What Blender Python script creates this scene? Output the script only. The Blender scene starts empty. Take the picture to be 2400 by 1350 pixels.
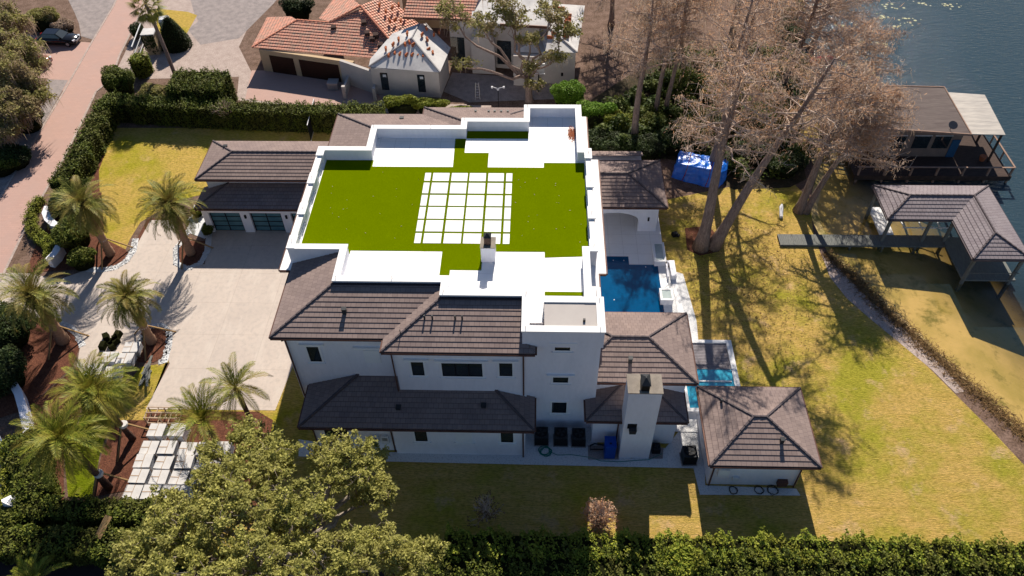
import bpy, math, random
import numpy as np
from mathutils import Vector, Matrix
R = math.radians
scene = bpy.context.scene
COL = scene.collection
rng = np.random.default_rng(7)
random.seed(7)

# ---------------------------------------------------------------- camera
cam_d = bpy.data.cameras.new('camera'); cam = bpy.data.objects.new('camera', cam_d); COL.objects.link(cam)
F = Vector((-0.0303003, 0.6803661, -0.7322458)); RT = Vector((0.999487, 0.0282286, -0.0151301)); DN = Vector((0.0103762, -0.7323286, -0.6808723))
m = Matrix((RT, -DN, -F)).transposed().to_4x4(); m.translation = Vector((0, 0, 48)); cam.matrix_world = m
cam_d.sensor_width = 36.0; cam_d.lens = 1842.04 / 2400 * 36; cam_d.clip_end = 2000; cam_d.clip_start = .5
scene.camera = cam
# ---------------------------------------------------------------- sky, sun, exposure
SUN_EL, SUN_AZ = R(37.5), R(4.6)          # sun stands beyond the house, a little to the east
world = bpy.data.worlds.new('World'); scene.world = world; world.use_nodes = True
wn = world.node_tree; bg = wn.nodes['Background']
sky = wn.nodes.new('ShaderNodeTexSky'); sky.sky_type = 'NISHITA'; sky.sun_disc = False
sky.sun_elevation = SUN_EL; sky.sun_rotation = SUN_AZ
wn.links.new(sky.outputs['Color'], bg.inputs['Color']); sky.ozone_density = 5.0; sky.dust_density = .4; bg.inputs['Strength'].default_value = 0.056
sd = bpy.data.lights.new('sun', 'SUN'); sd.energy = 5.0; sd.angle = R(.5); sd.color = (1, .915, .80)
sun = bpy.data.objects.new('sun', sd); COL.objects.link(sun)
to_sun = Vector((math.sin(SUN_AZ) * math.cos(SUN_EL), math.cos(SUN_AZ) * math.cos(SUN_EL), math.sin(SUN_EL)))
sun.rotation_euler = to_sun.to_track_quat('Z', 'Y').to_euler(); sun.location = (0, 60, 60)
scene.view_settings.view_transform = 'Standard'; scene.view_settings.look = 'None'
scene.view_settings.exposure = 0.68; scene.view_settings.gamma = 1
scene.render.engine = 'CYCLES'; scene.cycles.max_bounces = 6; scene.cycles.transparent_max_bounces = 8

# ---------------------------------------------------------------- materials
def nodes(name):
    mt = bpy.data.materials.new(name); mt.use_nodes = True; nt = mt.node_tree
    return mt, nt, nt.nodes['Principled BSDF']
def N(nt, t, **k):
    n = nt.nodes.new(t)
    for a, b in k.items():
        if a.startswith('i_'): n.inputs[a[2:].replace('_', ' ')].default_value = b
        else: setattr(n, a, b)
    return n
def c4(c): return (c[0], c[1], c[2], 1)
def mixc(nt, fac, a, b, mode='MIX'):
    n = N(nt, 'ShaderNodeMix', data_type='RGBA', blend_type=mode)
    for i, v in ((0, fac), (6, a), (7, b)):
        if isinstance(v, (tuple, list)): n.inputs[i].default_value = c4(v)
        elif isinstance(v, (int, float)): n.inputs[i].default_value = v
        else: nt.links.new(v, n.inputs[i])
    return n.outputs[2]
def noise(nt, scale, vec=None, detail=4, rough=.6, lo=None, hi=None):
    n = N(nt, 'ShaderNodeTexNoise'); n.inputs['Scale'].default_value = scale; n.inputs['Detail'].default_value = detail; n.inputs['Roughness'].default_value = rough
    if vec is not None: nt.links.new(vec, n.inputs['Vector'])
    o = n.outputs['Fac']
    if lo is not None:
        r = N(nt, 'ShaderNodeMapRange'); r.inputs[1].default_value = lo; r.inputs[2].default_value = hi; nt.links.new(o, r.inputs[0]); o = r.outputs[0]
    return o
def coords(nt, scale=(1, 1, 1), kind='Object'):
    t = N(nt, 'ShaderNodeTexCoord'); mp = N(nt, 'ShaderNodeMapping'); mp.inputs['Scale'].default_value = scale
    nt.links.new(t.outputs[kind], mp.inputs['Vector']); return mp.outputs[0]
def bump(nt, b, h, strength=.4, dist=.05):
    n = N(nt, 'ShaderNodeBump'); n.inputs['Strength'].default_value = strength; n.inputs['Distance'].default_value = dist
    nt.links.new(h, n.inputs['Height']); nt.links.new(n.outputs[0], b.inputs['Normal'])
def mat(name, c, c2=None, scale=1.5, rough=.8, metal=0, bmp=0, bscale=20, spec=.12, stretch=(1, 1, 1), fine=.12, fscale=25, lo=.35, hi=.65):
    mt, nt, b = nodes(name); v = coords(nt, stretch)
    c2 = c2 or tuple(x * .8 for x in c)
    col = mixc(nt, noise(nt, scale, v, lo=lo, hi=hi), c, c2)
    f = noise(nt, fscale, v, 3, lo=.3, hi=.7)
    col = mixc(nt, f, col, mixc(nt, 1.0, col, (1 - fine * 2,) * 3, 'MULTIPLY'))
    nt.links.new(col, b.inputs['Base Color']); b.inputs['Roughness'].default_value = rough; b.inputs['Metallic'].default_value = metal
    b.inputs['Specular IOR Level'].default_value = spec
    if bmp: bump(nt, b, noise(nt, bscale, v, 3), bmp)
    return mt
def leafmat(name, ca, cb, cc=None, rough=.6, trans=.25, spec=.12):
    mt, nt, b = nodes(name); g = N(nt, 'ShaderNodeNewGeometry'); v = coords(nt)
    col = mixc(nt, g.outputs['Random Per Island'], ca, cb)
    if cc: col = mixc(nt, noise(nt, .55, v, 3, lo=.45, hi=.62), col, cc)
    nt.links.new(col, b.inputs['Base Color']); b.inputs['Roughness'].default_value = rough; b.inputs['Specular IOR Level'].default_value = spec
    tr = N(nt, 'ShaderNodeBsdfTranslucent'); nt.links.new(col, tr.inputs[0]); mx = N(nt, 'ShaderNodeMixShader'); mx.inputs[0].default_value = trans
    nt.links.new(b.outputs[0], mx.inputs[1]); nt.links.new(tr.outputs[0], mx.inputs[2])
    nt.links.new(mx.outputs[0], nt.nodes['Material Output'].inputs[0]); return mt
def tilemat(name, ca, cb, w, h, mortar=(.03, .025, .03), joint=.012, rough=.75, bumpy=.3):
    mt, nt, b = nodes(name); v = coords(nt, kind='UV')
    br = N(nt, 'ShaderNodeTexBrick'); nt.links.new(v, br.inputs['Vector'])
    br.inputs['Scale'].default_value = 1; br.inputs['Brick Width'].default_value = w; br.inputs['Row Height'].default_value = h
    br.inputs['Mortar Size'].default_value = joint; br.inputs['Mortar Smooth'].default_value = .4; br.inputs['Bias'].default_value = 0
    br.inputs['Color1'].default_value = c4(ca); br.inputs['Color2'].default_value = c4(cb); br.inputs['Mortar'].default_value = c4(mortar)
    v2 = coords(nt); col = mixc(nt, noise(nt, .5, v2, 4, lo=.3, hi=.75), br.outputs['Color'], mixc(nt, 1.0, br.outputs['Color'], (.8, .8, .84), 'MULTIPLY'))
    nt.links.new(col, b.inputs['Base Color']); b.inputs['Roughness'].default_value = .95; b.inputs['Specular IOR Level'].default_value = .03
    bump(nt, b, noise(nt, 12, v2, 3), bumpy, .02); return mt

M = {}
M['stucco'] = mat('white_stucco', (.82, .81, .85), (.75, .745, .79), .35, .85, bmp=.2, bscale=30, fine=.03, fscale=3, stretch=(1.6, 1.6, .5))
M['cap'] = mat('white_cap', (.82, .81, .80), (.77, .76, .75), .8, .7, fine=.02)
M['trim'] = mat('white_trim', (.80, .80, .80), (.76, .76, .77), 1, .7, fine=.01)
M['grey_stucco'] = mat('grey_stucco', (.50, .46, .43), (.43, .40, .375), .6, .9, bmp=.2, bscale=30, fine=.04)
M['tan_stucco'] = mat('tan_stucco', (.56, .42, .26), (.50, .36, .22), .6, .9, fine=.04)
M['roof'] = tilemat('grey_brown_flat_tiles', (.28, .215, .19), (.235, .18, .16), .33, .36, mortar=(.13, .095, .095))
M['ridge'] = mat('ridge_tile', (.12, .095, .1), (.085, .07, .075), 3, .7)
M['flash'] = mat('dark_flashing', (.035, .033, .045), None, 1, .6)
M['copper'] = mat('brown_gutter', (.15, .075, .055), (.10, .05, .04), 2, .55, metal=.1)
M['glass'] = mat('dark_window_glass', (.012, .018, .022), (.02, .03, .035), .7, .06, spec=.8, fine=0)
M['garage_glass'] = mat('frosted_teal_glass', (.10, .21, .24), (.06, .15, .19), .9, .12, spec=.8, fine=0)
M['black'] = mat('black_metal', (.015, .015, .018), None, 2, .45)
M['dkgrey'] = mat('dark_grey_metal', (.045, .048, .052), (.03, .032, .036), 3, .5)
M['metal'] = mat('galvanised_metal', (.5, .5, .5), (.42, .42, .43), 2, .4, metal=.6)
M['beige_metal'] = mat('weathered_sheet_metal', (.30, .26, .215), (.22, .19, .16), 1.5, .75)
M['brown_brick'] = mat('brown_flue', (.13, .08, .06), (.08, .05, .04), 4, .7)
M['concrete'] = None
M['wood'] = mat('raw_lumber', (.36, .235, .11), (.29, .18, .085), 3, .8, stretch=(1, 1, 1))
M['greywood'] = mat('weathered_decking', (.20, .205, .19), (.15, .155, .145), 2, .85, stretch=(6, 1, 1))
M['darkwood'] = mat('dark_deck_boards', (.085, .055, .045), (.05, .035, .03), 2, .8, stretch=(1, 6, 1))
M['pinkwood'] = mat('reddish_deck_boards', (.36, .24, .18), (.28, .18, .14), 2, .85)
M['bark'] = mat('grey_brown_bark', (.42, .31, .26), (.25, .18, .15), 2.5, .95, bmp=.8, bscale=14, stretch=(3, 3, .4), fine=.25, fscale=9)
M['twig'] = mat('pale_bare_twigs', (.62, .48, .39), (.42, .31, .245), 3, .9)
M['palmtrunk'] = mat('smooth_tan_palm_trunk', (.42, .26, .17), (.32, .19, .125), 2, .9, bmp=.5, bscale=12, stretch=(1, 1, 5), fine=.2, fscale=6)
M['palmrough'] = mat('rough_brown_palm_trunk', (.18, .10, .075), (.09, .052, .042), 4, .95, bmp=1, bscale=8, stretch=(1, 1, 4), fine=.3, fscale=5)
M['boots'] = mat('palm_boots', (.09, .055, .025), (.045, .035, .012), 6, .95, bmp=.8, bscale=10, fine=.3)
M['oakleaf'] = leafmat('olive_oak_leaves', (.12, .13, .02), (.62, .58, .17), (.36, .34, .10), trans=.45)
M['oak2leaf'] = leafmat('grey_green_oak_leaves', (.20, .20, .045), (.40, .36, .13), (.32, .25, .13), trans=.45)
M['hedgeleaf'] = leafmat('hedge_leaves', (.04, .065, .01), (.17, .19, .025), (.10, .10, .02), trans=.15)
M['brightleaf'] = leafmat('bright_hedge_leaves', (.08, .13, .012), (.32, .33, .04), (.19, .19, .025), trans=.2)
M['darkleaf'] = leafmat('dark_shrub_leaves', (.02, .038, .012), (.06, .085, .02), (.03, .035, .015), trans=.12)
M['limeleaf'] = leafmat('lime_green_leaves', (.09, .19, .012), (.18, .30, .03), trans=.2)
M['palmleaf'] = leafmat('palm_fronds', (.07, .095, .012), (.28, .27, .055), (.24, .18, .045), rough=.55, trans=.2, spec=.15)
M['palmleaf2'] = leafmat('yellow_green_fronds', (.08, .125, .010), (.30, .29, .035), (.22, .18, .03), rough=.55, trans=.25, spec=.15)
M['cypress'] = leafmat('rusty_cypress_needles', (.55, .30, .155), (.78, .48, .29), (.60, .44, .32), rough=.9, trans=.5, spec=.1)
M['moss'] = leafmat('grey_hanging_moss', (.36, .27, .20), (.50, .39, .31), (.30, .22, .16), rough=.95, trans=.45, spec=.05)
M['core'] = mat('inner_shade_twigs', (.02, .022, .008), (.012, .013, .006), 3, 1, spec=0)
M['rubbish'] = mat('brown_reeds', (.36, .22, .10), (.18, .10, .04), 2.5, .95, stretch=(1, 1, 1), fine=.35, fscale=9, bmp=.8, bscale=8)
M['white_rock'] = mat('white_river_rock', (.80, .80, .80), (.42, .42, .44), 9, .8, bmp=1.0, bscale=12, fine=.2, fscale=30, lo=.5, hi=.8)
M['mulch'] = mat('red_brown_mulch', (.21, .085, .05), (.13, .05, .032), 3, .95, bmp=.8, bscale=18, fine=.3, fscale=12)
M['sand'] = mat('pale_sand', (.52, .42, .37), (.42, .33, .29), 1.2, .95, bmp=.4, bscale=10, fine=.2, fscale=8)
M['gravel'] = mat('grey_granite_gravel', (.42, .36, .34), (.30, .26, .25), 1.3, .95, bmp=.6, bscale=14, fine=.25, fscale=14)
M['soil'] = mat('leaf_litter_soil', (.16, .10, .07), (.26, .17, .13), 1.1, .95, bmp=.6, bscale=10, fine=.3, fscale=7)
M['terracotta'] = mat('orange_clay_tile', (.46, .15, .065), (.36, .11, .05), 4, .8)
M['underlay'] = mat('white_roof_underlayment', (.62, .60, .58), (.50, .48, .47), .8, .8, fine=.05, fscale=4)
M['tarp'] = mat('blue_tarpaulin', (.02, .22, .85), (.012, .15, .70), 2, .28, spec=.7, bmp=.9, bscale=5, fine=.1)
M['bluebox'] = mat('blue_painted_metal', (.01, .075, .42), None, 2, .35)
M['hose'] = mat('teal_hose', (.0, .22, .17), None, 2, .5)
M['paver_white'] = None
M['wrap'] = mat('white_shrink_wrap', (.66, .68, .72), (.52, .53, .56), 3, .35, bmp=.4, bscale=12)
M['pallet'] = mat('pallet_wood', (.48, .36, .26), (.38, .27, .19), 4, .85)
M['spa_water'] = mat('turquoise_spa_water', (.02, .26, .42), (.05, .38, .52), 2, .05, spec=.8, fine=0, bmp=.3, bscale=5)
M['redwood'] = mat('dark_stained_garage_door', (.055, .024, .016), (.04, .018, .012), 2, .5, stretch=(1, 1, 8))
M['carblack'] = mat('black_car_paint', (.008, .008, .010), None, 1, .15, spec=.4, fine=0)
M['carred'] = mat('red_car_paint', (.30, .01, .012), None, 1, .12, spec=.9, fine=0)
M['rubber'] = mat('black_rubber', (.02, .02, .02), None, 4, .9)
M['white_plastic'] = mat('white_plastic', (.75, .75, .75), (.66, .66, .67), 1, .5, fine=.02)
M['teal_plastic'] = mat('green_plastic', (.02, .16, .13), None, 1, .5)
M['lightlens'] = mat('headlight_lens', (.7, .72, .75), None, 1, .05, spec=1, fine=0)
M['oakbark'] = mat('pale_oak_bark', (.40, .34, .27), (.24, .20, .16), 3, .95, bmp=.6, bscale=10, fine=.2, fscale=9)
M['slat'] = mat('grey_composite_slats', (.27, .245, .26), (.23, .21, .225), 2, .7)
M['slab'] = mat('grey_roof_membrane', (.42, .385, .36), (.39, .355, .335), .8, .7, fine=.02)
M['lane'] = mat('dark_brown_lane', (.055, .038, .036), (.04, .028, .027), 1, .9)
M['ground_cover'] = leafmat('undergrowth_leaves', (.02, .04, .01), (.08, .115, .02), (.13, .15, .03), trans=.25)
M['pink'] = mat('pink_plastic', (.75, .06, .14), None, 1, .4)
M['oldroof'] = mat('old_flat_roofing', (.155, .125, .115), (.115, .09, .085), .7, .85, stretch=(.4, 2.5, 1), fine=.12, fscale=3)
M['tinroof'] = mat('sheet_metal_roof', (.50, .455, .40), (.36, .33, .30), 1, .45, metal=.2, stretch=(.4, 3, 1), fine=.1, fscale=3)
M['lily'] = mat('lily_pads', (.52, .47, .30), (.38, .38, .18), 4, .6)
M['dishgrey'] = mat('dish_metal', (.10, .10, .11), None, 2, .5)

def concrete():
    mt, nt, b = nodes('driveway_concrete'); v = coords(nt)
    col = mixc(nt, noise(nt, .35, v, 5, lo=.35, hi=.7), (.51, .43, .37), (.45, .38, .33))
    col = mixc(nt, noise(nt, 2.6, v, 5, .7, lo=.46, hi=.72), col, (.40, .345, .305))
    col = mixc(nt, noise(nt, .8, coords(nt, (1, .3, 1)), 5, .7, lo=.52, hi=.7), col, (.53, .46, .40))
    br = N(nt, 'ShaderNodeTexBrick', offset=0.0); nt.links.new(v, br.inputs['Vector']); br.inputs['Scale'].default_value = 1
    br.inputs['Brick Width'].default_value = 3.6; br.inputs['Row Height'].default_value = 3.4; br.inputs['Mortar Size'].default_value = .02; br.inputs['Mortar Smooth'].default_value = .3
    br.inputs['Color1'].default_value = (1, 1, 1, 1); br.inputs['Color2'].default_value = (.985, .985, .985, 1); br.inputs['Mortar'].default_value = (.84, .82, .8, 1)
    col = mixc(nt, 1.0, col, br.outputs[0], 'MULTIPLY')
    nt.links.new(col, b.inputs['Base Color']); b.inputs['Roughness'].default_value = .85; bump(nt, b, noise(nt, 30, v), .15, .02); return mt
M['concrete'] = concrete()
def paverwhite():
    mt, nt, b = nodes('white_porcelain_pavers'); v = coords(nt)
    br = N(nt, 'ShaderNodeTexBrick', offset=0.0); nt.links.new(v, br.inputs['Vector']); br.inputs['Scale'].default_value = 1
    br.inputs['Brick Width'].default_value = 1.22; br.inputs['Row Height'].default_value = 1.22; br.inputs['Mortar Size'].default_value = .008
    br.inputs['Color1'].default_value = (.80, .79, .78, 1); br.inputs['Color2'].default_value = (.77, .765, .76, 1); br.inputs['Mortar'].default_value = (.45, .44, .44, 1)
    col = mixc(nt, noise(nt, 1.2, v, 4, lo=.5, hi=.8), br.outputs[0], mixc(nt, 1.0, br.outputs[0], (.93, .92, .9), 'MULTIPLY'))
    nt.links.new(col, b.inputs['Base Color']); b.inputs['Roughness'].default_value = .6; return mt
M['paver_white'] = paverwhite()
def lawn(name, ya, yb, green, dead):
    mt, nt, b = nodes(name); v = coords(nt); vs = coords(nt, (.35, 1.6, 1))
    col = mixc(nt, noise(nt, 1.3, vs, 5, .7, lo=.35, hi=.65), ya, yb)
    col = mixc(nt, noise(nt, .13, v, 5, .7, lo=.46, hi=.62), col, green)
    col = mixc(nt, noise(nt, .45, v, 5, .7, lo=.56, hi=.74), col, dead)
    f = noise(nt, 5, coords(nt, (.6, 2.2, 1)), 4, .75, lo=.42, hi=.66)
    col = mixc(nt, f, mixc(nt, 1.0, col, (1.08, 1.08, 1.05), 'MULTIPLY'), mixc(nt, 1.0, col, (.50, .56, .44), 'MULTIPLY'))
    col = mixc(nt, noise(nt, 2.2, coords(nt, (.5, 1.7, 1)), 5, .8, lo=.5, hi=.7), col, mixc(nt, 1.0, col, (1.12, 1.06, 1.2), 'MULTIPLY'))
    br = N(nt, 'ShaderNodeTexBrick'); nt.links.new(v, br.inputs['Vector']); br.inputs['Scale'].default_value = 1; br.inputs['Brick Width'].default_value = 1.25
    br.inputs['Row Height'].default_value = .42; br.inputs['Mortar Size'].default_value = .03; br.inputs['Mortar Smooth'].default_value = 1
    br.inputs['Color1'].default_value = (1, 1, 1, 1); br.inputs['Color2'].default_value = (.92, .93, .9, 1); br.inputs['Mortar'].default_value = (.82, .84, .75, 1)
    col = mixc(nt, noise(nt, 1.1, v, 3, lo=.4, hi=.7), col, mixc(nt, 1.0, col, br.outputs[0], 'MULTIPLY'))
    nt.links.new(col, b.inputs['Base Color']); b.inputs['Roughness'].default_value = 1; b.inputs['Specular IOR Level'].default_value = 0
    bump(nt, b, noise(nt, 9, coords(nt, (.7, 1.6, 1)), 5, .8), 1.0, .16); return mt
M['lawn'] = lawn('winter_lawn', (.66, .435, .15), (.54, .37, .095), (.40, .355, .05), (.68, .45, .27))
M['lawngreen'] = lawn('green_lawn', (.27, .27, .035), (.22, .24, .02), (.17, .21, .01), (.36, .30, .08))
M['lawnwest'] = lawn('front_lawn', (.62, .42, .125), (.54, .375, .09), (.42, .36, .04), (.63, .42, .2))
def turf():
    mt, nt, b = nodes('artificial_turf'); v = coords(nt)
    col = mixc(nt, noise(nt, .6, v, 4, lo=.3, hi=.7), (.135, .185, .0), (.118, .165, .0))
    col = mixc(nt, noise(nt, 22, v, 3, .8, lo=.3, hi=.7), col, (.082, .118, .0))
    nt.links.new(col, b.inputs['Base Color']); b.inputs['Roughness'].default_value = 1; b.inputs['Specular IOR Level'].default_value = 0
    bump(nt, b, noise(nt, 60, v), .5, .03); return mt
M['turf'] = turf()
def brickroad():
    mt, nt, b = nodes('pink_brick_paving'); v = coords(nt)
    br = N(nt, 'ShaderNodeTexBrick'); nt.links.new(v, br.inputs['Vector']); br.inputs['Scale'].default_value = 1; br.inputs['Brick Width'].default_value = .5
    br.inputs['Row Height'].default_value = .25; br.inputs['Mortar Size'].default_value = .012
    br.inputs['Color1'].default_value = (.44, .27, .22, 1); br.inputs['Color2'].default_value = (.40, .245, .20, 1); br.inputs['Mortar'].default_value = (.33, .22, .18, 1)
    col = mixc(nt, noise(nt, .5, v, 5, lo=.35, hi=.7), br.outputs[0], (.385, .25, .21))
    nt.links.new(col, b.inputs['Base Color']); b.inputs['Roughness'].default_value = .9; bump(nt, b, noise(nt, 15, v), .3, .02); return mt
M['brick'] = brickroad()
def claytile():
    mt, nt, b = nodes('barrel_clay_tiles'); v = coords(nt, kind='UV')
    br = N(nt, 'ShaderNodeTexBrick'); nt.links.new(v, br.inputs['Vector']); br.inputs['Scale'].default_value = 1; br.inputs['Brick Width'].default_value = .30; br.inputs['Row Height'].default_value = .42
    br.inputs['Mortar Size'].default_value = .03; br.inputs['Mortar Smooth'].default_value = .6; br.offset = 0.0
    br.inputs['Color1'].default_value = (.80, .34, .22, 1); br.inputs['Color2'].default_value = (.66, .34, .24, 1); br.inputs['Mortar'].default_value = (.16, .06, .04, 1)
    g = coords(nt, (3.33, 2.38, 1), 'UV'); wn_ = N(nt, 'ShaderNodeTexWhiteNoise', noise_dimensions='2D')
    fl = N(nt, 'ShaderNodeVectorMath', operation='FLOOR'); nt.links.new(g, fl.inputs[0]); nt.links.new(fl.outputs[0], wn_.inputs[0])
    r = N(nt, 'ShaderNodeMapRange'); r.inputs[1].default_value = .55; r.inputs[2].default_value = 1; nt.links.new(wn_.outputs[0], r.inputs[0])
    col = mixc(nt, r.outputs[0], br.outputs[0], mixc(nt, 1.0, br.outputs[0], (.68, .9, .95), 'MULTIPLY'))
    nt.links.new(col, b.inputs['Base Color']); b.inputs['Roughness'].default_value = .8
    sx = N(nt, 'ShaderNodeSeparateXYZ'); nt.links.new(v, sx.inputs[0]); mm = N(nt, 'ShaderNodeMath', operation='MULTIPLY'); mm.inputs[1].default_value = 2 * math.pi / .3; nt.links.new(sx.outputs[0], mm.inputs[0])
    sn = N(nt, 'ShaderNodeMath', operation='SINE'); nt.links.new(mm.outputs[0], sn.inputs[0]); bump(nt, b, sn.outputs[0], .9, .05); return mt
M['clay'] = claytile()
def watermat():
    mt, nt, b = nodes('lake_water'); v = coords(nt, (1, 1, 1)); out = nt.nodes['Material Output']
    b.inputs['Base Color'].default_value = (.024, .046, .062, 1); b.inputs['Roughness'].default_value = .5; b.inputs['Specular IOR Level'].default_value = 0
    tr = N(nt, 'ShaderNodeBsdfTransparent'); tr.inputs[0].default_value = (.94, .90, .72, 1)
    at = N(nt, 'ShaderNodeAttribute', attribute_name='depth'); m1 = N(nt, 'ShaderNodeMixShader')
    nt.links.new(at.outputs['Fac'], m1.inputs[0]); nt.links.new(tr.outputs[0], m1.inputs[1]); nt.links.new(b.outputs[0], m1.inputs[2])
    gl = N(nt, 'ShaderNodeBsdfGlossy'); gl.inputs['Roughness'].default_value = .08
    fr = N(nt, 'ShaderNodeFresnel'); fr.inputs[0].default_value = 1.33; m2 = N(nt, 'ShaderNodeMixShader')
    bn = N(nt, 'ShaderNodeBump'); bn.inputs['Strength'].default_value = .75; bn.inputs['Distance'].default_value = .12
    vr = N(nt, 'ShaderNodeMapping'); vr.inputs['Rotation'].default_value = (0, 0, R(28)); vr.inputs['Scale'].default_value = (.45, 1.5, 1); nt.links.new(v, vr.inputs[0])
    nt.links.new(noise(nt, 2.6, vr.outputs[0], 5, .62), bn.inputs['Height']); ms = N(nt, 'ShaderNodeMath', operation='MULTIPLY'); ms.inputs[1].default_value = .8; nt.links.new(at.outputs['Fac'], ms.inputs[0]); nt.links.new(ms.outputs[0], bn.inputs['Strength'])
    for n in (gl, fr): nt.links.new(bn.outputs[0], n.inputs['Normal'])
    ge = N(nt, 'ShaderNodeNewGeometry'); inv = N(nt, 'ShaderNodeMath', operation='SUBTRACT'); inv.inputs[0].default_value = 1; nt.links.new(ge.outputs['Backfacing'], inv.inputs[1]); fm = N(nt, 'ShaderNodeMath', operation='MULTIPLY'); nt.links.new(fr.outputs[0], fm.inputs[0]); nt.links.new(inv.outputs[0], fm.inputs[1])
    nt.links.new(fm.outputs[0], m2.inputs[0]); nt.links.new(m1.outputs[0], m2.inputs[1]); nt.links.new(gl.outputs[0], m2.inputs[2])
    nt.links.new(m2.outputs[0], out.inputs[0]); return mt
M['water'] = watermat()
def poolmat():
    mt, nt, b = nodes('pool_water'); v = coords(nt)
    col = mixc(nt, noise(nt, .3, v, 3, lo=.4, hi=.7), (.0, .065, .17), (.0, .05, .135)); nt.links.new(col, b.inputs['Base Color'])
    b.inputs['Roughness'].default_value = .04; b.inputs['Specular IOR Level'].default_value = .2
    bump(nt, b, noise(nt, 1.8, v, 3), .25, .06); return mt
M['pool'] = poolmat()
def bedmat():
    mt, nt, b = nodes('lake_bed'); v = coords(nt)
    col = mixc(nt, noise(nt, .25, v, 5, lo=.4, hi=.68), (.50, .36, .17), (.30, .24, .075))
    col = mixc(nt, noise(nt, .45, v, 6, .7, lo=.52, hi=.66), col, (.16, .14, .035)); nt.links.new(col, b.inputs['Base Color']); b.inputs['Roughness'].default_value = 1; return mt
M['bed'] = bedmat()

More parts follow.
